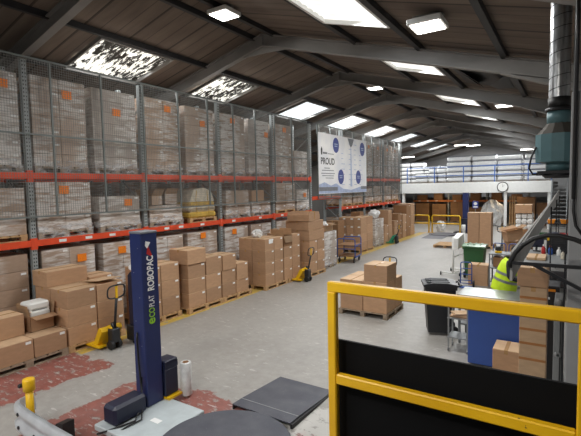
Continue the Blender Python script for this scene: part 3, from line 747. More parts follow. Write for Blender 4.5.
# ------------------------------------------------------------------ pallet trucks
def pallet_truck(label, x, y, rz, color, z_handle=1.25, lean=.12):
    """forks point along local -x"""
    t = thing('pallet_truck', label, 'pallet truck', (x, y, 0), rz)
    for s in (-1, 1):
        f = MB().prism([(-.05, .05), (-1.05, .05), (-1.13, .03), (-1.13, .065), (-1.05, .085), (-.05, .085)], s*.18-.075, s*.18+.075).build('fork', color, t)
        MB().lathe([(.028, -.03), (.028, .03)], (-1.0, s*.18, .052), 14, axis='Y').build('fork_roller', 'black_rubber', f)
    MB().prism([(-.30, .05), (-.18, .05), (.01, .36), (-.02, .42), (-.09, .42)], -.22, .22).box((-.08, -.07, .38), (.08, .07, .44), bev=.02).build('chassis', color, t)
    MB().box((-.02, -.09, .12), (.14, .09, .40), bev=.02).lathe([(.05, .38), (.05, .5)], (.06, 0, 0), 14).build('pump_unit', 'black_plastic', t)
    for s in (-1, 1):
        MB().lathe([(.05, -.028), (.088, -.03), (.09, -.02), (.09, .02), (.088, .03), (.05, .028)], (.07, s*.075, .09), 22, axis='Y').build('wheel', 'black_rubber', t)
    h = MB(); zt = z_handle; dx = lean
    h.tube([(.09, 0, .42), (.09+dx*.8, 0, zt-.26)], .024, 10)
    h.build('handle_shaft', 'black_plastic', t)
    pts = []
    for k in range(25):
        a = 2*PI*k/24; sx_ = abs(math.cos(a))**.6*math.copysign(1, math.cos(a)); sy_ = abs(math.sin(a))**.6*math.copysign(1, math.sin(a))
        pts.append((.09+dx*(.86+.14*sx_), .185*sy_, zt-.13+.125*sx_))
    MB().tube(pts, .015, 8).build('handle_loop', 'black_plastic', t)
    MB().box((.09+dx*.9-.012, -.02, zt-.25), (.09+dx*.9+.012, .02, zt-.02)).build('lever', 'yellow', t)
    return t
pallet_truck('yellow pallet truck parked before the cartons at left of the blue mast', -7.30, 4.88, 0, 'yellow', 1.25)
pallet_truck('yellow pallet truck in front of the tall mixed stack', -7.02, 11.65, 0, 'yellow', 1.1)
pallet_truck('small green pallet truck far along the left row', -7.54, 21.55, 0, 'teal_green', 1.0)
pallet_truck('pallet truck with black handle hidden behind the mid aisle cartons', -3.95, 10.50, math.radians(90), 'yellow', 1.12, .3)
# navy electric truck half hidden behind the mast
t = thing('electric_pallet_truck', 'dark navy machine with white oval emblem behind the blue mast', 'machine', (-7.1, 5.36, 0))
MB().box((-.14, -.17, .34), (.1, .17, 1.42), bev=.06).build('body', 'navy_dark', t)
MB().box((-.22, -.16, .06), (.08, .16, .36), bev=.02).build('chassis', 'black_plastic', t)
for y in (-.1, .1): MB().lathe([(.05, -.03), (.09, -.03), (.09, .03), (.05, .03)], (0, y, .091), 20, axis='Y').build('wheel', 'black_rubber', t)
mb = MB(); mb.lathe([(.06, 0), (.06, .004)], (.101, -.06, .88), 20, axis='X'); bmesh.ops.scale(mb.bm, vec=(1, .7, 1), space=Matrix.Translation((0, .06, 0)), verts=mb.bm.verts); mb.build('emblem', 'label', t)
crumpled(-7.1, 5.34, 1.44, .12, 'crumpled papers lying on the navy machine', 4, 'label', 'crumpled_paper', (1, 1.2, .7))

# ------------------------------------------------------------------ stretch wrapping machine (near)
def mast_parts(t, x0, x1, y0, y1, H, zb, txt=True):
    w = MB(); w.box((x0, y0, zb), (x1, y1, zb+H), bev=.012); m = w.build('mast', 'navy', t)
    MB().box((x0-.005, y0-.005, zb+H-.012), (x1+.005, y1+.005, zb+H+.02), bev=.008).build('mast_cap', 'printed_grey', m)
    for k in range(5): MB().lathe([(.006, 0), (.006, .004)], ((x0+x1)/2+.05*(-1)**k, y0-.003, zb+H-.2-.33*k), 8, axis='Y').build('screw', 'galv', m)
    return m
t = thing('stretch_wrapping_machine', 'blue ROBOPAC pallet wrapping machine with tall mast and dark turntable', 'machine', (0, 0, 0))
mast = mast_parts(t, -4.93, -4.695, 3.615, 3.885, 2.36, .08)
R_up = Matrix(((0, 0, 1), (0, 1, 0), (-1, 0, 0)))
# lettering reads upward on the +x face: local x -> +z, local y -> -y, normal -> +x
def face_text(s, size, mat, y, z, bold=0, sx=1):
    o = text('lettering', s, size, mat, mast, (0, 0, 0), (0, 0, 0), bold, sx)
    o.matrix_local = Matrix(((0, 0, 1, -4.691), (0, -1, 0, y), (1, 0, 0, z), (0, 0, 0, 1))) @ Matrix.Diagonal((sx, 1, 1, 1))
    return o
face_text('ROBOPAC', .145, 'label', 3.795, 1.655, .0040, .70)
face_text('e', .2, 'lime', 3.79, 1.20, .004, .9); face_text('CO', .13, 'lime', 3.79, 1.292, .002, .68)
face_text('PLAT', .125, 'label', 3.79, 1.435, .0005, .56)
MB().prism([(3.70, 2.16), (3.80, 2.10), (3.72, 2.28)], -4.694, -4.691, axis='X').build('emblem', 'red', mast)
MB().prism([(3.71, 2.23), (3.765, 2.31), (3.69, 2.33), (3.68, 2.27)], -4.694, -4.690, axis='X').build('emblem', 'label', mast)
MB().box((-4.96, 3.0, .0), (-4.0, 3.97, .08), bev=.01).box((-4.2, 3.2, 0), (-3.2, 3.85, .05)).build('base_plate', 'plate_grey', t)
MB().box((-4.42, 3.42, .081), (-4.27, 3.50, .083)).build('rating_label', 'label', t)
MB().box((-4.88, 3.07, .085), (-4.63, 3.56, .335), bev=.035).build('motor_housing', 'navy_dark', t)
MB().lathe([(.78, .0), (.79, .012), (.79, .082), (.775, .09)], (-3.25, 3.50, 0), 96).build('turntable', 'turntable', t)
MB().box((-4.90, 3.895, .12), (-4.66, 4.13, .50), bev=.01).box((-4.90, 3.895, .50), (-4.86, 4.13, .58)).box((-4.70, 3.895, .50), (-4.66, 4.13, .58)).box((-4.88, 3.90, .56), (-4.66, 4.13, .62), bev=.01).box((-4.90, 3.895, .08), (-4.84, 4.0, .13)).build('film_carriage', 'navy_dark', t)
MB().box((-4.72, 3.90, .085), (-4.60, 4.14, .115)).build('foot_guard', 'yellow', t)
c = MB(); c.tube([(-4.83, 3.60, 1.1), (-4.83, 3.59, 1.0), (-4.80, 3.58, .7), (-4.74, 3.56, .35), (-4.66, 3.45, .13), (-4.55, 3.30, .095), (-4.60, 3.12, .095), (-4.72, 2.98, .06), (-4.82, 2.95, .02)], .012, 8)
c.tube([(-4.78, 3.60, .5), (-4.64, 3.48, .14), (-4.50, 3.36, .098), (-4.52, 3.16, .098), (-4.60, 2.99, .03)], .01, 8); c.build('power_cable', 'black_rubber', t)
t = thing('stretch_film_roll', 'upright roll of clear stretch film beside the blue mast', 'film roll', (-4.62, 4.24, 0))
MB().lathe([(.03, .03), (.075, .03), (.08, .04), (.08, .50), (.075, .51), (.045, .51)], n=28, cap=False).build('film', 'white_film', t)
MB().lathe([(.045, 0), (.045, .515), (.038, .515), (.038, 0)], n=24, cap=False).build('core', 'card_dark', t)
MB().quad([(-.02, -.08, .05), (.1, -.16, .002), (.2, -.1, .002), (.06, -.05, .06)]).build('loose_tail', 'film', t)
# ramp
t = thing('loading_ramp', 'dark steel loading ramp leading to the turntable', 'ramp', (0, 0, 0))
MB().prism([(4.30, .073), (4.50, .07), (5.46, .004), (5.46, 0), (4.5, .05), (4.30, .06)], -3.80, -2.86, axis='X').build('ramp_plate', 'turntable', t)
MB().box((-3.8, 4.487, .0705), (-2.86, 4.499, .0735)).build('weld_strip', 'galv', t)
for xa, xb in ((-2.86, -2.83), (-3.8, -3.78)): MB().prism([(4.30, .06), (5.40, .0), (4.30, .0)], xa, xb, axis='X').build('side_rail', 'black_rubber', t)
# far wrapping machine
t = thing('stretch_wrapping_machine', 'distant blue wrapping machine mast right of the yellow barrier', 'machine', (0, 0, 0))
mast_parts(t, -5.53, -5.21, 28.0, 28.3, 2.4, .06)
MB().box((-6.0, 27.7, 0), (-5.1, 28.4, .06)).build('base_plate', 'dark_steel', t)
MB().lathe([(.8, 0), (.8, .07)], (-6.3, 26.35, 0), 48).build('turntable', 'turntable', t)
MB().prism([(24.2, .0), (25.9, .05), (25.9, 0)], -7.0, -5.85, axis='X').build('ramp', 'turntable', t)
MB().box((-5.55, 27.75, .5), (-5.2, 28.0, .9), bev=.01).build('film_carriage', 'navy_dark', t)
t = tag(MB().lathe([(.03, .0), (.11, .0), (.11, .5), (.05, .5)], (0, 0, 0), 22).build('stretch_film_roll', 'white_film', None, (-5.35, 27.45, .05)), 'white film roll at the foot of the distant blue mast', 'film roll')

# ------------------------------------------------------------------ near left: crash barrier and yellow post
prof = [(-.035, .17), (.01, .155), (.03, .11), (.03, .075), (-.02, .03), (-.025, 0), (-.02, -.03), (.03, -.075), (.03, -.11), (.01, -.155), (-.035, -.17)]
path = [(-5.60, 2.63), (-5.615, 2.55), (-5.605, 2.46), (-5.56, 2.39), (-5.46, 2.35), (-5.2, 2.325), (-4.7, 2.30), (-4.2, 2.29), (-3.6, 2.28)]
mb = MB(); rings = []
for k, (x, y) in enumerate(path):
    a = Vector(path[max(0, k-1)]); b_ = Vector(path[min(len(path)-1, k+1)]); d = (b_-a).normalized(); nrm = Vector((d.y, -d.x))
    rings.append([mb.bm.verts.new((x+nrm.x*u, y+nrm.y*u, .33+v)) for u, v in prof])
for A, B in zip(rings, rings[1:]):
    for k in range(len(prof)-1): mb.bm.faces.new((A[k], A[k+1], B[k+1], B[k])).smooth = True
bmesh.ops.solidify(mb.bm, geom=mb.bm.faces[:], thickness=.004)
t = thing('crash_barrier', 'curved galvanised crash barrier around the yellow post, bottom left', 'barrier', (0, 0, 0))
mb.build('corrugated_rail', 'guard_galv', t)
MB().box((-4.95, 2.36, 0), (-4.85, 2.46, .36)).build('post', 'guard_galv', t)
for k, (x, z) in enumerate(((-5.35, .42), (-5.0, .42), (-5.0, .26), (-4.6, .42), (-5.35, .26))):
    MB().lathe([(.0125, -.012), (.022, -.006), (.022, .004)], (x, 2.305, z), 10, axis='Y').build('bolt', 'dark_steel', t)
t = thing('bollard', 'yellow post with thick cap behind the crash barrier', 'bollard', (-5.53, 2.53, 0))
MB().lathe([(.045, 0), (.045, .62), (.04, .62)], n=24).build('post', 'yellow', t)
MB().lathe([(.06, .575), (.068, .58), (.07, .70), (.064, .722), (.03, .73)], n=24).build('cap', 'yellow', t)
MB().lathe([(.018, 0), (.026, .01), (.026, .05), (.012, .055)], (-.05, -.10, .65), 12, axis='Y').build('knob', 'black_plastic', t)
tag(MB().prism([(0, 0), (.3, 0), (.3, .33), (.17, .30), (.05, .2)], -.07, .07).build('rubber_bumper', 'black_rubber', None, (-5.15, 2.62, 0)), 'black rubber bumper block behind the crash barrier', 'bumper')

# ------------------------------------------------------------------ guard rail on the platform
struct(MB().box((-1.05, -4, 1.28), (1.65, 2.02, 1.42)).build('floor_platform', 'dark_steel'))
t = thing('guard_rail', 'yellow steel guard rail with black infill panel in the foreground', 'guard rail', (0, 0, 0))
MB().box((-1.014, 1.88, 1.42), (-.968, 1.92, 2.476), bev=.006).build('post', 'yellow_rail', t)
MB().box((.04, 1.88, 1.42), (.086, 1.92, 2.476), bev=.006).build('post', 'yellow_rail', t)
MB().box((-1.014, 1.88, 2.474), (1.6, 1.92, 2.526), bev=.006).build('top_rail', 'yellow_rail', t)
MB().box((-.969, 1.88, 2.005), (.041, 1.92, 2.058), bev=.006).build('mid_rail', 'yellow_rail', t)
MB().box((-1.0, 1.955, 1.45), (1.6, 1.97, 2.21)).build('infill_panel', 'black_panel', t)
MB().box((.1, 1.87, 2.0), (1.6, 1.925, 2.058), bev=.006).build('mid_rail', 'yellow_rail', t)

# ------------------------------------------------------------------ wheelie bins
def wheelie_bin(label, x, y, rz, w, d, h, body, lid):
    t = thing('wheelie_bin', label, 'bin', (x, y, 0), rz)
    mb = MB(); b0 = .8
    def ring(z, s, dy=0): return [mb.bm.verts.new((sx_*w/2*s, sy_*d/2*s+dy, z)) for sx_, sy_ in ((-1, -1), (1, -1), (1, 1), (-1, 1))]
    rs = [ring(.06, .8), ring(h*.86, .97), ring(h*.87, 1.05), ring(h*.93, 1.05)]
    for A, B in zip(rs, rs[1:]):
        for k in range(4): mb.bm.faces.new((A[k], A[(k+1) % 4], B[(k+1) % 4], B[k]))
    mb.bm.faces.new(rs[0][::-1]); mb.bm.faces.new(rs[-1]); mb.build('bin_body', body, t)
    l = MB().prism([(-d*.56, h*.93), (d*.56, h*.93), (d*.56, h*.965), (d*.2, h), (-d*.25, h), (-d*.56, h*.965)], -w*.56, w*.56, axis='X')
    for s in (-.3, 0, .3): l.bar((s*w, -d*.45, h+.0), (s*w, d*.3, h+.0), .05, .02)
    l.build('bin_lid', lid, t)
    hb = MB(); hb.tube([(-w*.4, d*.56, h*.93), (-w*.4, d*.68, h*.95), (w*.4, d*.68, h*.95), (w*.4, d*.56, h*.93)], .016, 8); hb.build('handle', body, t)
    for s in (-1, 1):
        MB().lathe([(.05, -.03), (.1, -.03), (.105, 0), (.1, .03), (.05, .03)], (s*w*.42, d*.42, .103), 22, axis='X').build('wheel', 'black_rubber', t)
    return t
wheelie_bin('black wheelie bin with dark lid behind the yellow rail', -2.17, 8.80, math.radians(-68), .48, .58, 1.07, 'black_plastic', 'black_plastic')
wheelie_bin('green wheelie bin with pale lid in front of the tall twin cartons', -2.52, 14.75, math.radians(180), .62, .6, 1.07, 'green', 'green_light')

# ------------------------------------------------------------------ packing bench with blue cabinet, near right
t = thing('packing_bench', 'stainless topped packing bench behind the yellow rail', 'bench', (0, 0, 0))
MB().box((-1.74, 8.36, .90), (-.55, 9.1, .935), bev=.004).build('worktop', 'steel_top', t)
MB().box((-1.74, 8.345, .885), (-.55, 8.36, .94)).build('edge_strip', 'dark_steel', t)
for x in (-1.70, -.6):
    for y in (8.42, 9.05): MB().box((x-.02, y-.02, 0), (x+.02, y+.02, .9)).build('leg', 'grey_steel', t)
MB().box((-1.72, 8.42, .35), (-.58, 9.05, .38)).build('shelf', 'grey_steel', t)
t = thing('blue_cabinet', 'plain blue panelled cabinet behind the guard rail', 'cabinet', (0, 0, 0))
MB().box((-1.37, 7.45, .03), (-.57, 8.2, .93), bev=.006).build('carcass', 'blue_panel', t)
MB().box((-1.39, 7.43, .93), (-.55, 8.22, .955)).build('top', 'grey_steel', t)
carton(-.93, -.56, 6.95, 7.4, 0, .52, 'brown carton leaning low against the blue cabinet', None, 'card', None)
t = thing('shelf_trolley', 'small steel trolley with boards between bin and blue cabinet', 'trolley', (-1.62, 8.05, 0))
for x in (-.16, .16):
    for y in (-.16, .16): MB().box((x-.012, y-.012, .08), (x+.012, y+.012, .82)).lathe([(.035, -.012), (.035, .012)], (x, y, .036), 12, axis='X').build('leg', 'galv', t)
MB().box((-.18, -.18, .60), (.18, .18, .62)).build('shelf', 'galv', t); MB().box((-.18, -.18, .25), (.18, .18, .27)).build('shelf', 'galv', t)
for k in range(4): tag(MB().box((-.15, -.12, 0), (.15, .12, .018)).build('wooden_board', 'card_top' if k % 2 else 'card', None, (-1.62+.01*k, 8.04, .621+.0195*k), .2*k), 'flat board in the small pile on the steel trolley', 'board', 'boards piled on the steel trolley')

# tall cartons by the machine
o = carton(-.50, -.20, 6.0, 6.32, 0, 1.72, 'tall narrow carton with tape bands right of the blue cabinet', None, 'card_top', None)
for z in (.78, .98, 1.16, 1.34, 1.56):
    MB().box((-.148, -.158, z), (.148, .158, z+.035), bev=.002).build('tape_band', 'brown_tape', o)
carton(-.53, -.19, 5.97, 6.36, 1.722, 1.96, 'carton sitting on top of the tall tape-banded carton', None, 'card', None)

# ------------------------------------------------------------------ person in hi-vis
P = thing('person', 'person in hi-vis yellow vest and dark clothes leaning behind the bench', 'person', (-1.07, 9.72, 0), 0)
def skinned(name, verts, edges, radii, mat, parent, root=0, levels=2):
    me = bpy.data.meshes.new(name); me.from_pydata(verts, edges, []); o = place(name, me, parent)
    me.materials.append(M[mat])
    sk = o.modifiers.new('Skin', 'SKIN'); sk.use_smooth_shade = True
    for i_, r in enumerate(radii): me.skin_vertices[0].data[i_].radius = (r, r) if not isinstance(r, tuple) else r
    me.skin_vertices[0].data[root].use_root = True
    su = o.modifiers.new('Sub', 'SUBSURF'); su.levels = levels; su.render_levels = levels
    return o
# body faces +x, leaning forward to the right; y is the person's left(+) / right(-)
V = [(0, 0, .93), (.02, 0, 1.08), (.05, 0, 1.24), (.09, 0, 1.38), (.13, 0, 1.46), (.16, 0, 1.52),
     (0, .10, .90), (.03, .11, .50), (-.02, .11, .09), (.12, .11, .05),
     (0, -.10, .90), (.03, -.11, .50), (-.02, -.11, .09), (.12, -.11, .05),
     (.09, .20, 1.37), (.17, .27, 1.13), (.42, .20, 1.04),
     (.09, -.22, 1.37), (.10, -.31, 1.12), (.40, -.22, 1.04)]
Ed = [(0, 1), (1, 2), (2, 3), (3, 4), (4, 5), (0, 6), (6, 7), (7, 8), (8, 9), (0, 10), (10, 11), (11, 12), (12, 13), (3, 14), (14, 15), (15, 16), (3, 17), (17, 18), (18, 19)]
Rr = [(.13, .15), (.12, .145), (.125, .16), (.12, .16), .06, .055, .09, .06, .045, .04, .09, .06, .045, .04, .065, .048, .035, .065, .048, .035]
skinned('body', V, Ed, Rr, 'dark_cloth', P)
# head
mb = MB(); bmesh.ops.create_uvsphere(mb.bm, u_segments=20, v_segments=14, radius=1)
for v in mb.bm.verts:
    x, y, z = v.co; k = 1-.18*max(0, -z)
    v.co = Vector((x*.1*k+(.012 if x > .85 and abs(y) < .3 and -.25 < z < .15 else 0), y*.075*k, z*.12))
hd = mb.build('head', 'skin', P, (.20, 0, 1.63)); hd.rotation_euler = (0, .45, 0)
for f in hd.data.polygons: f.use_smooth = True
mb = MB(); bmesh.ops.create_uvsphere(mb.bm, u_segments=20, v_segments=14, radius=1)
for v in mb.bm.verts:
    x, y, z = v.co; v.co = Vector((x*.108-.01, y*.083, max(z, -.25 if x < .1 else .38)*.13+.006))
hr = mb.build('hair', 'hair', hd)
for s in (-1, 1):
    MB().lathe([(.008, -.004), (.024, 0), (.008, .006)], (0, s*.078, -.005), 10, axis='Y').build('ear', 'skin', hd)
    MB().lathe([(.004, 0), (.011, .004), (.004, .008)], (.092, s*.03, .01), 10, axis='X').build('eye', 'dark_cloth', hd)
MB().box((.088, -.022, -.055), (.094, .022, -.047)).build('mouth', 'red', hd)
# hands: palm and five fingers each
for s in (-1, 1):
    bx, by, bz = .44, s*.20, 1.03
    hv = [(bx, by, bz), (bx+.07, by, bz-.02)]; he = [(0, 1)]; hr_ = [.026, (.02, .036)]
    for k in range(4):
        n0 = len(hv); yo = (k-1.5)*.02; L = (.032, .038, .035, .027)[k]
        hv += [(bx+.085, by+yo, bz-.024), (bx+.085+L, by+yo*1.1, bz-.034), (bx+.085+L*1.7, by+yo*1.1, bz-.052)]
        he += [(1, n0), (n0, n0+1), (n0+1, n0+2)]; hr_ += [.009, .0085, .0075]
    n0 = len(hv); hv += [(bx+.03, by-s*.04, bz-.012), (bx+.06, by-s*.058, bz-.03)]; he += [(0, n0), (n0, n0+1)]; hr_ += [.011, .009]
    skinned('hand', hv, he, hr_, 'skin', P, 0, 1)
# vest: shell following the torso
mb = MB(); prof_v = [(-.04, .80, .25, .25), (-.02, .92, .245, .25), (.02, 1.08, .225, .24), (.05, 1.24, .20, .235), (.085, 1.36, .175, .23), (.12, 1.44, .12, .16)]
rings = []
for cx, cz, rx, ry in prof_v:
    rings.append([mb.bm.verts.new((cx+rx*math.cos(2*PI*k/28)*.95, ry*math.sin(2*PI*k/28), cz-.12*(math.cos(2*PI*k/28))*.5)) for k in range(28)])
for A, B in zip(rings, rings[1:]):
    for k in range(28): mb.bm.faces.new((A[k], A[(k+1) % 28], B[(k+1) % 28], B[k])).smooth = True
mb.build('hi_vis_vest', 'hi_vis', P)
mb = MB()
for (cx, cz, rx, ry) in ((.0, 1.0, .242, .25), (.03, 1.14, .226, .244)):
    A = [mb.bm.verts.new((cx+rx*math.cos(2*PI*k/28)*.95, ry*math.sin(2*PI*k/28), cz-.06*math.cos(2*PI*k/28))) for k in range(28)]
    B = [mb.bm.verts.new((cx+.018+rx*math.cos(2*PI*k/28)*.95, ry*math.sin(2*PI*k/28), cz+.05-.06*math.cos(2*PI*k/28))) for k in range(28)]
    for k in range(28): mb.bm.faces.new((A[k], A[(k+1) % 28], B[(k+1) % 28], B[k]))
mb.build('reflective_band', 'reflective', P)

# ------------------------------------------------------------------ work area right of the aisle
# white mobile stand
t = thing('mobile_stand', 'white tubular mobile stand with sloping panel on castors', 'stand', (0, 0, 0))
MB().tube([(-3.16, 14.6, .09), (-3.16, 14.6, 1.28)], .028, 10).tube([(-2.98, 15.4, .09), (-2.98, 15.4, 1.34)], .028, 10).build('post', 'white', t)
MB().tube([(-3.55, 14.6, .09), (-2.95, 14.6, .09)], .024, 8).tube([(-3.4, 15.4, .09), (-2.8, 15.4, .09)], .024, 8).tube([(-3.16, 14.6, .09), (-2.98, 15.4, .09)], .02, 8).tube([(-3.16, 14.6, .62), (-2.98, 15.4, .66)], .02, 8).build('base_frame', 'white', t)
MB().prism([(14.58, .88), (15.42, .96), (15.42, 1.34), (14.58, 1.24)], -3.2, -3.0, axis='X').build('panel', 'white', t)
for x, y in ((-3.55, 14.6), (-2.95, 14.6), (-3.4, 15.4), (-2.8, 15.4)):
    MB().lathe([(.045, -.02), (.06, -.015), (.06, .015), (.045, .02)], (x, y, .061), 16, axis='X').build('castor', 'black_rubber', t)
# twin tall cartons on a pallet
wooden_pallet(-4.3, 21.4, 1.4, 1.1, 'pallet under the tall twin cartons')
carton(-4.02, -3.51, 21.5, 22.1, .13, 1.66, 'left tall carton of the pair behind the green bin', None, 'card', None)
carton(-3.50, -2.99, 21.5, 22.1, .13, 1.66, 'right tall carton of the pair behind the green bin', None, 'card', None)
wooden_pallet(-5.45, 20.9, 1.05, 1.3, 'empty pale pallet on the aisle floor far centre')
# blue sack truck
t = thing('sack_truck', 'blue sack truck with looped handles before a carton', 'sack truck', (-2.48, 13.15, 0), .15)
for s in (-1, 1):
    MB().tube([(s*.15, 0, .1), (s*.15, .0, .55), (s*.15, -.05, .68), (s*.13, -.16, .75), (s*.06, -.2, .77), (0, -.2, .77)], .016, 8).build('side_rail', 'blue', t)
    MB().lathe([(.06, -.03), (.1, -.025), (.1, .025), (.06, .03)], (s*.2, .06, .101), 18, axis='X').build('wheel', 'black_rubber', t)
MB().tube([(-.15, 0, .2), (.15, 0, .2)], .012, 8).tube([(-.15, 0, .38), (.15, 0, .38)], .012, 8).tube([(-.15, 0, .55), (.15, 0, .55)], .012, 8).tube([(-.2, .06, .1), (.2, .06, .1)], .012, 8).build('cross_bar', 'blue', t)
MB().box((-.17, -.24, .02), (.17, .0, .035)).build('toe_plate', 'blue', t)
carton(-2.5, -1.95, 13.5, 13.95, 0, .62, 'pale-topped carton standing behind the blue sack truck', None, 'card', None)
# grey shelf trolley with blue hoops
t = thing('shelf_trolley', 'grey two-shelf trolley with blue hoop handles beside green bin', 'trolley', (-1.50, 13.7, 0))
for z in (.16, .56, .96): MB().box((-.42, -.3, z), (.42, .3, z+.035), bev=.006).build('shelf', 'grey_steel', t)
for x in (-.4, .4):
    for y in (-.28, .28): MB().box((x-.018, y-.018, .1), (x+.018, y+.018, .98)).lathe([(.045, -.015), (.045, .015)], (x, y, .046), 14, axis='X').build('leg', 'grey_steel', t)
for s in (-.21, .21):
    MB().tube([(s-.17, .28, .97), (s-.17, .28, 1.18), (s-.13, .28, 1.23), (s+.13, .28, 1.23), (s+.17, .28, 1.18), (s+.17, .28, .97)], .014, 8).build('hoop_handle', 'blue', t)
carton(-1.82, -1.38, 13.5, 13.95, .597, .88, 'carton lying on the middle shelf of the grey trolley', None, 'card_dark', None)
t = thing('tape_dispenser', 'yellow and black tape dispenser on top of the grey trolley', 'tape dispenser', (-1.70, 13.65, .996))
MB().box((-.09, -.05, 0), (.09, .05, .05), bev=.01).build('base', 'yellow', t)
MB().lathe([(.03, -.03), (.075, -.03), (.075, .03), (.03, .03)], (.0, 0, .11), 20, axis='Y').build('tape_roll', 'black_plastic', t)
t = tag(MB().box((-.12, -.1, 0), (.12, .1, .14), bev=.01).box((-.13, -.11, .14), (.13, .11, .16)).build('plastic_tub', 'white', None, (-1.45, 13.62, .197)), 'white plastic tub on the bottom shelf of the grey trolley', 'tub')
# second truck pole
pallet_truck('pallet truck with upright black handle behind the grey trolley', -2.3, 19.4, math.radians(90), 'dark_steel', 1.25, .03)
# stack at the back right
wooden_pallet(-1.95, 17.9, 1.0, .95, 'pallet under white packs and cartons at the back right')
k = 0
for r in range(3):
    for c_ in range(3):
        z = 1.28+.2*r; x = -1.58+.19*c_
        t_ = thing('wrapped_pack', 'white wrapped pack, %s row, %s of three beside the tilted carton' % (('bottom', 'middle', 'top')[r], ('left', 'middle', 'right')[c_]), 'pack', (x, 18.0, z), 0, 'white packs stacked under a carton')
        MB().box((-.09, 0, 0), (.09, .6, .185), bev=.035).build('wrapped_body', 'white_bale', t_)
        MB().box((-.06, -.006, .06), (.06, 0, .125)).build('end_fold', 'white_film', t_)
carton(-1.72, -1.12, 17.95, 18.6, .13, .70, 'bottom carton under the white packs', None, 'card_dark', None)
carton(-1.72, -1.12, 17.95, 18.6, .702, 1.278, 'second carton under the white packs', None, 'card_dark', None)
carton(-1.70, -1.14, 17.95, 18.6, 1.885, 2.2, 'brown carton on top of the white packs at back right', None, 'card', None)
carton(-1.95, -1.5, 16.9, 17.4, 0, .5, 'lower carton beneath the tilted open carton', None, 'card_dark', None)
carton(-1.95, -1.5, 16.9, 17.4, .502, .95, 'upper carton beneath the tilted open carton', None, 'card', None)
oc = open_carton(-1.62, 16.9, 1.0, .55, .42, .36, 'tilted open carton in front of the white packs', .5, 'card', (20, 1, 1, 1), 20)
oc.rotation_euler = (0, -.22, .5); oc.location.z = 1.02
# workbench with clutter at the right
t = thing('workbench', 'cluttered dark workbench right of the grey conveyor skirt', 'bench', (0, 0, 0))
MB().box((-1.0, 12.7, .88), (.05, 15.2, .93), bev=.005).build('worktop', 'grey_steel', t)
for x in (-.95, .0):
    for y in (12.8, 15.1): MB().box((x-.03, y-.03, 0), (x+.03, y+.03, .88)).build('leg', 'dark_steel', t)
MB().box((-.97, 12.8, .3), (.02, 15.1, .33)).build('shelf', 'dark_steel', t)
carton(-.95, -.5, 13.1, 13.9, .932, 1.0, 'flat pale carton lying on the dark workbench', None, 'card_top', None)
t = thing('label_printer', 'black label printer on the workbench below the black hoop', 'printer', (-.28, 14.8, .932))
MB().box((-.26, -.25, 0), (.26, .25, .5), bev=.02).build('casing', 'black_plastic', t); MB().box((-.2, -.27, .18), (.2, -.245, .3)).build('slot', 'dark_steel', t)
MB().box((-.24, -.262, .38), (-.19, -.25, .46)).build('status_light', 'yellow', t)
t = thing('monitor', 'dark screen standing at the back of the workbench', 'monitor', (-.80, 14.9, .932))
MB().box((-.22, -.02, .12), (.18, .02, .5), bev=.01).build('screen', 'navy_dark', t); MB().box((-.1, -.08, 0), (.1, .08, .02)).bar((0, 0, .0), (0, 0, .2), .04).build('stand', 'black_plastic', t)
def bottle(x, y, z, r, h, mat, cap, label):
    t = thing('spray_bottle', label, 'bottle', (x, y, z))
    MB().lathe([(r*.9, 0), (r, .01), (r, h*.62), (r*.35, h*.8), (r*.35, h*.88)], n=18).build('bottle_body', mat, t)
    MB().lathe([(r*.42, h*.86), (r*.42, h), (r*.3, h)], n=14).box((-.012, -.05, h*.9), (.012, .02, h)).build('cap', cap, t)
bottle(-.60, 14.35, .932, .055, .27, 'red', 'white', 'red bottle on the workbench')
bottle(-.43, 14.35, .932, .06, .25, 'blue', 'red', 'blue bottle on the workbench')
bottle(-.22, 14.2, .932, .055, .24, 'white', 'white', 'white bottle on the workbench')
bottle(-.12, 13.6, .932, .05, .24, 'cream', 'black_plastic', 'cream bottle at the right end of the workbench')
t = thing('storage_rack', 'dark shelf unit with orange bins below the stairs', 'shelf', (-.5, 17.2, 0))
for z in (.5, 1.05, 1.58): MB().box((-.45, -.25, z), (.45, .25, z+.03)).build('shelf', 'dark_steel', t)
for x in (-.44, .44):
    for y in (-.24, .24): MB().box((x-.015, y-.015, 0), (x+.015, y+.015, 1.9)).build('post', 'dark_steel', t)
for k in range(2):
    tag(MB().prism([(0, 0), (.18, 0), (.21, .12), (-.03, .12)], 0, .32).build('storage_bin', 'orange_fill', None, (-.60+.38*k, 17.0, 1.611)), 'orange storage bin on the dark shelf unit, %s one' % ('left', 'right')[k], 'bin', 'orange bins on the dark shelf')
for k, (x, mt, cn) in enumerate(((-.88, 'green', 'green'), (-.55, 'navy', 'blue'), (-.22, 'red', 'red'))):
    tag(MB().prism([(0, 0), (.24, 0), (.27, .2), (-.03, .2)], 0, .3).build('storage_bin', mt, None, (x, 17.0, 1.081)), '%s storage bin on the middle shelf of the dark unit' % cn, 'bin')
t = thing('control_cabinet', 'narrow black cabinet with yellow strip right of the tall cartons', 'cabinet', (-.19, 7.2, 0))
MB().box((-.12, 0, 0), (.1, .45, 1.5), bev=.01).build('housing', 'black_plastic', t)
MB().box((-.09, -.004, 1.42), (.05, 0, 1.455)).build('warning_strip', 'orange_fill', t)
MB().box((-.08, -.004, 1.30), (-.02, 0, 1.335)).build('label_plate', 'label', t)
MB().box((-.08, -.004, 1.1), (-.04, 0, 1.13)).build('label_plate', 'label', t)

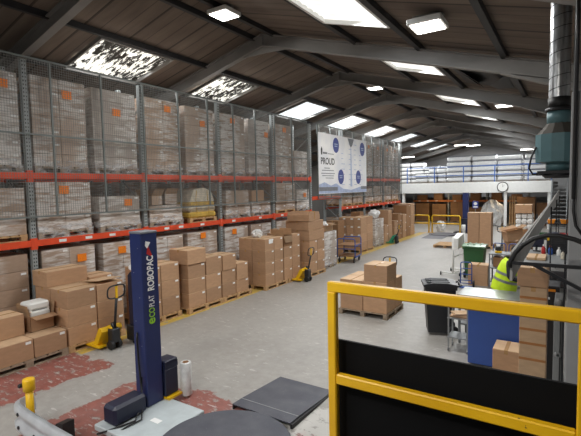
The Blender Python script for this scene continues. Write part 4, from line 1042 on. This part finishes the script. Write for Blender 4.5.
# grey conveyor skirt along the right side
t = thing('conveyor', 'long grey conveyor side skirt running back toward the stairs', 'conveyor', (0, 0, 0))
MB().prism([(4.05, 2.42), (4.0, 2.18), (9.5, 2.19), (22.3, 2.22), (22.3, 2.66), (12, 2.50)], -.41, -.39, axis='X').build('side_skirt', 'chute', t)
MB().bar((-.385, 4.3, 2.4), (-.385, 22.2, 2.62), .03, .02).build('top_lip', 'chute', t)
for y in (12.35, 17.5, 21.9): MB().box((-.385, y, 0), (-.355, y+.05, 2.4)).build('leg', 'dark_steel', t)
# black hoop stand
t = thing('wall_bracket', 'black tubular hoop with two arms reaching in from the right', 'bracket', (0, 0, 0))
arc = [(-.44, 2.24), (-.437, 2.29), (-.40, 2.375), (-.34, 2.45), (-.26, 2.51), (-.16, 2.545), (-.06, 2.545), (.04, 2.52), (.15, 2.475), (.35, 2.37), (.55, 2.25)]
arc = [(x*.925, 3.972, 3+(z-3)*.925) for x, z in arc]+[(.9, 3.972, 2.2), (1.69, 3.972, 2.2)]
MB().tube(arc, .019, 10).build('hoop', 'black_rubber', t)
MB().bar((-.39, 3.972, 2.339), (1.69, 3.972, 2.339), .028).build('arm', 'black_plastic', t)
MB().bar((-.23, 3.972, 2.334), (.62, 3.972, 1.89), .026).bar((.62, 3.972, 1.89), (1.69, 3.972, 1.89), .026).build('arm', 'black_plastic', t)

# grey machine column at the right edge
t = thing('machine_cabinet', 'tall grey steel machine cabinet at the right edge', 'cabinet', (0, 0, 0))
MB().box((-.005, 4.5, 0), (.75, 5.3, 3.78), bev=.01).build('housing', 'grey_wall', t)
MB().box((-.10, 4.62, 0), (-.03, 5.1, 1.88), bev=.006).box((-.075, 4.59, .1), (-.05, 4.62, 1.8)).build('side_panel', 'grey_steel', t)
MB().box((-.028, 4.56, 0), (-.016, 4.9, 2.5)).build('seam', 'black_plastic', t)
MB().tube([(.028, 4.47, 2.85), (.028, 4.47, 4.3), (.028, 4.47, 5.0)], .016, 12).build('pole', 'black_plastic', t)
MB().tube([(.028, 4.47, 2.9), (.03, 4.46, 2.75), (.05, 4.45, 2.62), (.14, 4.45, 2.48)], .012, 8).build('cable', 'black_rubber', t)
for z in (.9, 1.4, 1.9): MB().lathe([(.012, 0), (.03, .004), (.03, .02)], (-.06, 4.59, z), 12, axis='Y').build('fitting', 'galv', t)
# extractor with spiral duct
DX, DY = -.125, 6.0
t = thing('extractor', 'teal extractor drum on spiral silver duct, upper right', 'extractor', (DX, DY, 0))
dm = MB(); dm.lathe([(.108, 3.98), (.108, 5.30)], n=40, cap=False)
d = dm.build('spiral_duct', 'duct', t)
pts = []
for k in range(9*24+1): a = 2*PI*k/24; pts.append((.109*math.cos(a), .109*math.sin(a), 3.99+.135*k/24))
MB().tube(pts, .004, 5).build('duct_seam', 'dark_steel', d)
MB().lathe([(.115, 3.86), (.115, 3.985), (.108, 3.985)], n=32).build('collar', 'black_rubber', t)
MB().lathe([(.14, 3.825), (.14, 3.865)], n=32).build('flange', 'dark_steel', t)
MB().lathe([(.122, 3.68), (.122, 3.83)], n=32).build('neck', 'teal', t)
MB().lathe([(.235, 3.55), (.122, 3.69)], n=12, smooth=False, phase=PI/12).build('shoulder', 'teal_dark', t)
MB().lathe([(.24, 3.36), (.24, 3.56), (.22, 3.56)], n=12, smooth=False, phase=PI/12).build('drum', 'teal', t)
MB().lathe([(.12, 3.22), (.235, 3.24), (.24, 3.365)], n=12, smooth=False, phase=PI/12).build('lower_drum', 'teal', t)
MB().lathe([(.125, 3.14), (.125, 3.24)], n=32).build('outlet', 'teal', t)
MB().box((-.2, -.18, 3.10), (.2, .18, 3.135)).box((-.22, -.02, 3.085), (-.1, .02, 3.12)).lathe([(.13, 3.05), (.16, 3.08), (.16, 3.1)], n=28).build('support_plate', 'dark_steel', t)
MB().tube([(-.22, -.1, 3.42), (-.27, -.1, 3.3), (-.29, -.1, 3.17), (-.25, -.1, 3.10), (-.15, -.1, 3.10)], .011, 8).build('cable', 'black_rubber', t)
MB().box((-.13, -.15, 5.17), (.26, -.12, 5.21)).bar((.15, -.13, 3.0), (.15, -.13, 5.3), .04).build('bracket', 'galv', t)
# stay wires
# dark roof vent with fallen lining
t = thing('roof_vent', 'dark torn opening in the roof lining between beams', 'vent', (0, 0, 0))
def rp(x, y, dz): return (x, y, roofz(x)+dz)
MB().quad([rp(-2.55, 11.3, .06), rp(-1.2, 11.3, .06), rp(-1.2, 13.4, .06), rp(-2.55, 13.4, .06)]).build('recess', 'black_rubber', t)
MB().quad([rp(-2.45, 11.5, .05), rp(-2.2, 13.2, .05), rp(-1.95, 12.7, -.14), rp(-2.05, 12.0, -.16)]).build('torn_lining', 'black_rubber', t)
MB().quad([rp(-1.3, 11.5, .05), rp(-1.3, 13.2, .05), rp(-1.65, 12.7, -.12), rp(-1.75, 12.0, -.16)]).build('torn_lining', 'black_rubber', t)

# ------------------------------------------------------------------ blue trolley by the racking
t = thing('platform_trolley', 'blue tubular trolley with wooden decks between stacks', 'trolley', (-7.38, 15.65, 0), math.radians(8))
for y in (-.42, .42):
    MB().tube([(-.36, y, .2), (-.36, y, .90), (-.32, y, .95), (.32, y, .95), (.36, y, .90), (.36, y, .2)], .02, 10).tube([(-.36, y, .55), (.36, y, .55)], .016, 8).build('end_frame', 'blue', t)
for z in (.24, .68): MB().box((-.36, -.42, z), (.36, .42, z+.03), bev=.004).build('deck', 'card_dark', t)
for x, z, w_ in ((-.37, .24, .04), (.37, .24, .04), (.37, .68, .03), (-.37, .68, .03)): MB().bar((x, -.42, z), (x, .42, z), w_).build('side_rail', 'blue', t)
for x in (-.3, .3):
    for y in (-.36, .36): MB().lathe([(.06, -.02), (.09, -.02), (.09, .02), (.06, .02)], (x, y, .091), 18, axis='X').bar((x, y, .1), (x, y, .23), .03).build('castor', 'black_rubber', t)

# ------------------------------------------------------------------ banner
t = thing('banner', 'large white PROUD banner with blue ovals hung on the mesh guard', 'banner', (-8.9, 15.95, 0))
MB().box((-.012, 0, 2.70), (0, 5.08, 5.31), bev=.003).build('banner_sheet', 'banner', t)
for y in (.1, 1.7, 3.4, 5.0): MB().tube([(-.006, y, 5.28), (-.012, y, 5.45), (-.02, y, 5.62)], .008, 6).build('tie', 'white', t)
def bt(s, size, mat, y, z, bold=0, sx=1):
    o = text('lettering', s, size, mat, t, (0, 0, 0), (0, 0, 0), bold, sx)
    o.matrix_local = Matrix(((0, 0, 1, .004), (1, 0, 0, y), (0, 1, 0, z), (0, 0, 0, 1))) @ Matrix.Diagonal((sx, 1, 1, 1))
bt('PROUD', .40, 'printed_black', .18, 3.98, .008, .95)
MB().prism([(.22, 4.38), (.32, 4.38), (.34, 4.62), (.27, 4.72), (.2, 4.6)], .001, .004, axis='X').build('printed_logo', 'printed_black', t)
MB().box((.001, .38, 4.42), (.004, .78, 4.50)).box((.001, .84, 4.43), (.004, 1.4, 4.46)).build('printed_lines', 'printed_grey', t)
mb = MB()
for k, (a, w) in enumerate(((.5, .5), (.28, 1.1), (.22, 1.25), (.3, 1.1), (.6, .75))): mb.box((.001, a, 3.80-.1*k-.03*(k > 1)), (.004, a+w, 3.83-.1*k-.03*(k > 1)))
mb.build('printed_lines', 'printed_grey', t)
mb = MB(); rnd = random.Random(2)
for cx in (2.15, 2.95, 3.55, 4.15):
    for k in range(9):
        w = rnd.uniform(.18, .42); z = 5.0-.24*k
        if abs(z-4.85) < .3 and cx in (2.15, 4.15): continue
        mb.box((.001, cx, z), (.003, cx+w, z+.025))
mb.build('printed_lines', 'printed_pale', t)
MB().prism([(0, 2.72), (5.08, 2.72), (5.08, 2.92), (4.3, 2.98), (3.2, 2.83), (2.3, 2.9), (1.6, 3.15), (1.1, 3.05), (.5, 3.2), (0, 3.1)], .0005, .0015, axis='X').build('printed_band', 'printed_pale', t)
MB().box((.002, 0, 2.82), (.003, 1.75, 2.99)).box((.002, 4.35, 2.85), (.003, 5.08, 3.0)).build('printed_band', 'printed_grey', t)
MB().prism([(2.85, 5.28), (3.55, 5.28), (3.36, 4.98), (3.2, 4.86), (3.05, 4.98)], .001, .003, axis='X').build('printed_neckline', 'printed_grey', t)
MB().prism([(3.17, 4.86), (3.23, 4.86), (3.32, 3.0), (3.12, 3.0)], .001, .0022, axis='X').build('printed_tie', 'printed_pale', t)
for cy, cz in ((1.62, 4.86), (4.55, 4.86), (2.1, 3.45), (4.05, 3.45)):
    poly = [(cy+.30*math.cos(2*PI*k/28), cz+.34*math.sin(2*PI*k/28)) for k in range(28)]
    q = MB().prism(poly, .002, .005, axis='X').build('printed_oval', 'printed_blue', t)
    MB().box((.0055, cy-.16, cz+.03), (.006, cy+.16, cz+.07)).box((.0055, cy-.14, cz-.06), (.006, cy+.14, cz-.02)).build('printed_lines', 'printed_pale', q)

# ------------------------------------------------------------------ mezzanine at the far end
MY = 32.0
struct(MB().box((-14.5, MY+.05, 2.62), (-.9, 45.5, 3.05)).build('floor_mezzanine', 'wall'))
struct(MB().box((-10.83, MY, 2.38), (-.9, MY+.08, 3.12), bev=.01).build('trim_1', 'white'))
for x in (-10.6, -3.62, -1.1): struct(MB().box((x-.09, MY+.1, 0), (x+.09, MY+.28, 2.62)).build('trim_2', 'white'))
t = thing('handrail', 'blue handrail along the mezzanine edge', 'handrail', (0, MY+.12, 3.12))
xs = [-10.3, -8.3, -6.3, -4.3, -2.3, -1.0]
for x in xs: MB().box((x-.03, -.03, -.05), (x+.03, .03, 1.15)).build('post', 'blue_rail', t)
MB().bar((-10.3, 0, 1.12), (-1.0, 0, 1.12), .05).build('rail', 'blue_rail', t); MB().bar((-10.3, 0, .5), (-1.0, 0, .5), .05).build('rail', 'blue_rail', t)
t = thing('wall_clock', 'round white wall clock on the white mezzanine edge', 'clock', (-3.78, MY-.005, 2.76))
MB().lathe([(.33, 0), (.35, -.03), (.33, -.06), (.30, -.06), (.30, -.02)], n=36, axis='Y', cap=False).build('rim', 'dark_steel', t)
MB().lathe([(.305, -.05), (.305, -.045)], n=36, axis='Y').build('dial', 'clock_face', t)
MB().bar((0, -.058, -.01), (.1, -.058, .13), .025, .008).build('hand', 'printed_black', t); MB().bar((0, -.058, 0), (-.02, -.058, .24), .018, .008).build('hand', 'printed_black', t)
# white stacks on the mezzanine
def white_stack(x0, x1, y, z0, n, h, label, d=1.2):
    t = thing('white_pallet_stack', label, 'pallet load', ((x0+x1)/2, y, z0), 0, 'white stacks on the mezzanine'); w = x1-x0
    place('pallet', pallet_mesh(round(w, 2), d, 'wood_grey'), t, (-w/2, 0, 0))
    for k in range(n):
        o = place('bag_layer', cached(('bag', round(w, 2), h, d), lambda: MB().box((-w/2, 0, .02), (w/2, d, h-.045), bev=.07).mesh('bag_layer', 'white_bale')), t, (random.uniform(-.03, .03), 0, .13+h*k))
        MB().box((-w/2+.03, .03, h-.05), (w/2-.03, d-.03, h+.02)).build('slip_sheet', 'printed_grey', o)
for k, (x0, x1) in enumerate(((-7.86, -6.15), (-6.08, -4.45), (-4.36, -2.82), (-2.68, -1.1))):
    white_stack(x0, x1, 34.0, 3.05, 5, .38-.004*k, 'tall white wrapped stack on the mezzanine, %s of four' % ('leftmost', 'second', 'third', 'rightmost')[k])
for k, (x0, x1, n) in enumerate(((-10.4, -9.45, 2), (-9.35, -8.75, 3), (-8.65, -8.0, 3))):
    white_stack(x0, x1, 34.4, 3.05, n, .36, 'low white stack on the mezzanine left end, %s' % ('leftmost', 'middle', 'rightmost')[k])
for k, (x0, x1, n) in enumerate(((-13.2, -12.1, 5), (-12.0, -10.9, 5), (-10.8, -9.6, 4), (-9.5, -8.3, 4))):
    white_stack(x0, x1, 38.5, 3.05, n, .36, 'white stack farther back on the mezzanine, %s' % ('leftmost', 'second', 'third', 'fourth')[k])
# storage under the mezzanine
r = pallet_rack('orange beamed racking in the dim store under the mezzanine', [0, 2.8, 5.6, 8.4], (1.75,), H=2.3, xf=0)
r.rotation_euler = (0, 0, -PI/2); r.location = (-10.9, 35.6, 0)
M['dim_orange'] = simple('dimmed_orange_beam', lin(176, 104, 52), .6)  # beam orange with the dimness under the mezzanine put into the colour
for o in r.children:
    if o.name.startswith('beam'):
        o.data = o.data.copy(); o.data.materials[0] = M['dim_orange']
for k in range(7):
    x = (-10.75, -9.4, -7.95, -6.6, 0, -5.1, -3.75)[k]
    if k in (4,): continue
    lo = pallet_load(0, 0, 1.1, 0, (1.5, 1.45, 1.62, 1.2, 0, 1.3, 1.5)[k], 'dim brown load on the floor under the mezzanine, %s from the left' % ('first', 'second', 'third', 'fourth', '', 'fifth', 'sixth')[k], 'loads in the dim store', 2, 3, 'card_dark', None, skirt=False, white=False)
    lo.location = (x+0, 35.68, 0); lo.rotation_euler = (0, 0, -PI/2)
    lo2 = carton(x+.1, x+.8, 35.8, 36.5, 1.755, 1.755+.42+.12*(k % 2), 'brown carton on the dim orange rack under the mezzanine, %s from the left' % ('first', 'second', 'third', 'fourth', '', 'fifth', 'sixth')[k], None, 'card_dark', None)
t = tag(crumple_mesh(.78, .6, 1.0, 17).build('wrapped_bale', 'white_film', None, (-4.6, 33.6, .02)), 'large white film-wrapped bale left of the mezzanine column', 'bale')
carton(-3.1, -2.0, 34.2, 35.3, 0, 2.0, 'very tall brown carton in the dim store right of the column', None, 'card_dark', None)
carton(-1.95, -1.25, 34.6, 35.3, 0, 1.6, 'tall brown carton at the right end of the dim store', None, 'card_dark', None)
for k, x in enumerate((-3.45, -3.3, -3.15)):
    tag(MB().box((-.04, -.03, 0), (.04, .03, 2.1)).build('timber_length', 'wood', None, (x, 33.2, 0), .1*k), 'upright timber length standing right of the mezzanine column', 'timber', 'timbers by the mezzanine column')
L = bpy.data.lights.new('store_glow', 'AREA'); L.size = 1.0; L.energy = 30; L.color = (1, .75, .45)
lo = bpy.data.objects.new('store_glow', L); col.objects.link(lo); lo.location = (-8.6, 34.3, 2.5)
L = bpy.data.lights.new('store_glow', 'AREA'); L.size = 1.0; L.energy = 18; L.color = (1, .8, .55)
lo = bpy.data.objects.new('store_glow', L); col.objects.link(lo); lo.location = (-3.6, 34.0, 2.5)
for k, x in enumerate((-8.6, -3.6)):
    y = (34.3, 34.0)[k]
    t = thing('ceiling_lamp', 'warm lamp under the mezzanine, %s one' % ('left', 'right')[k], 'light', (x, y, 2.53))
    MB().box((-.3, -.08, .03), (.3, .08, .09)).build('housing', 'white', t); MB().box((-.28, -.06, 0), (.28, .06, .03)).build('diffuser', 'warm_lamp', t)
# blue sign
t = tag(MB().box((-.17, 0, 0), (.17, .02, .44), bev=.004).build('notice_sign', 'printed_blue', None, (-4.85, 28.35, 1.5)), 'blue and white notice right of the distant mast', 'sign')
MB().lathe([(.1, -.003), (.1, 0)], (-.0, -.001, .29), 20, axis='Y').box((-.13, -.004, .05), (.13, 0, .13)).build('notice_print', 'label', t)
MB().box((-.02, .02, -1.5), (.02, .05, .1)).build('post', 'galv', t)
# yellow barriers
def barrier(x0, x1, y, label):
    t = thing('safety_barrier', label, 'barrier', (0, y, 0), 0, 'yellow barriers before the dim store')
    MB().tube([(x0, 0, 0), (x0, 0, 1.0), (x0+.06, 0, 1.08), (x1-.06, 0, 1.08), (x1, 0, 1.0), (x1, 0, 0)], .045, 10).build('hoop', 'yellow', t)
    MB().tube([(x0, 0, .58), (x1, 0, .58)], .04, 10).build('mid_rail', 'yellow', t)
    for x in (x0, x1): MB().box((x-.09, -.09, 0), (x+.09, .09, .015)).build('foot_plate', 'yellow', t)
barrier(-7.22, -5.55, 27.45, 'wide yellow hoop barrier left of the distant blue mast')
barrier(-8.4, -7.42, 27.45, 'yellow hoop barrier half hidden by the far carton stacks')
crumpled(-6.9, 28.3, .0, .24, 'pale rubbish bag behind the yellow barrier', 40, 'white_film', 'rubbish_bag', (1.2, .8, 1.6))
# stairs to the mezzanine
t = thing('staircase', 'grey steel stairs climbing to the mezzanine at the right end', 'stairs', (0, 0, 0))
y0, y1, n = 27.9, 32.0, 13
for x in (-.92, -.12): MB().prism([(y0, 0), (y0+.3, 0), (y1, 2.85), (y1, 3.1), (y1-.1, 3.1)], x-.025, x+.025, axis='X').build('stringer', 'grey_steel', t)
for k in range(n):
    z = (k+1)*3.05/(n+1); y = y0+.1+(y1-y0)*k/n; MB().box((-.9, y, z), (-.14, y+.26, z+.04)).build('tread', 'galv', t)
for x in (-.92, -.12): MB().tube([(x, y0+.1, 0), (x, y0+.1, 1.0), (x, y1, 4.1), (x, y1, 3.1)], .025, 8).build('handrail', 'grey_steel', t)

# ------------------------------------------------------------------ camera, world, render look
cam = bpy.data.cameras.new('camera'); co_ = bpy.data.objects.new('camera', cam); col.objects.link(co_)
cam.sensor_fit = 'HORIZONTAL'; cam.sensor_width = 36; cam.lens = 430/581*36; cam.clip_start = .05; cam.clip_end = 200
r_ = Vector((.83907459, .54365061, -.0199462)); u_ = Vector((-.02166134, .07002298, .99731017)); b_ = Vector((.54358497, -.83638555, .0705307))
co_.matrix_world = Matrix(((r_.x, u_.x, b_.x, 0), (r_.y, u_.y, b_.y, 0), (r_.z, u_.z, b_.z, 3.0), (0, 0, 0, 1)))
scn.camera = co_
w = bpy.data.worlds.new('World'); scn.world = w; w.use_nodes = True
w.node_tree.nodes['Background'].inputs[0].default_value = (.7, .8, 1, 1); w.node_tree.nodes['Background'].inputs[1].default_value = .6
scn.view_settings.view_transform = 'Standard'; scn.view_settings.look = 'None'; scn.view_settings.exposure = 0.0
scn.cycles.max_bounces = 7; scn.cycles.diffuse_bounces = 5; scn.cycles.transparent_max_bounces = 12
scn.cycles.sample_clamp_indirect = 6
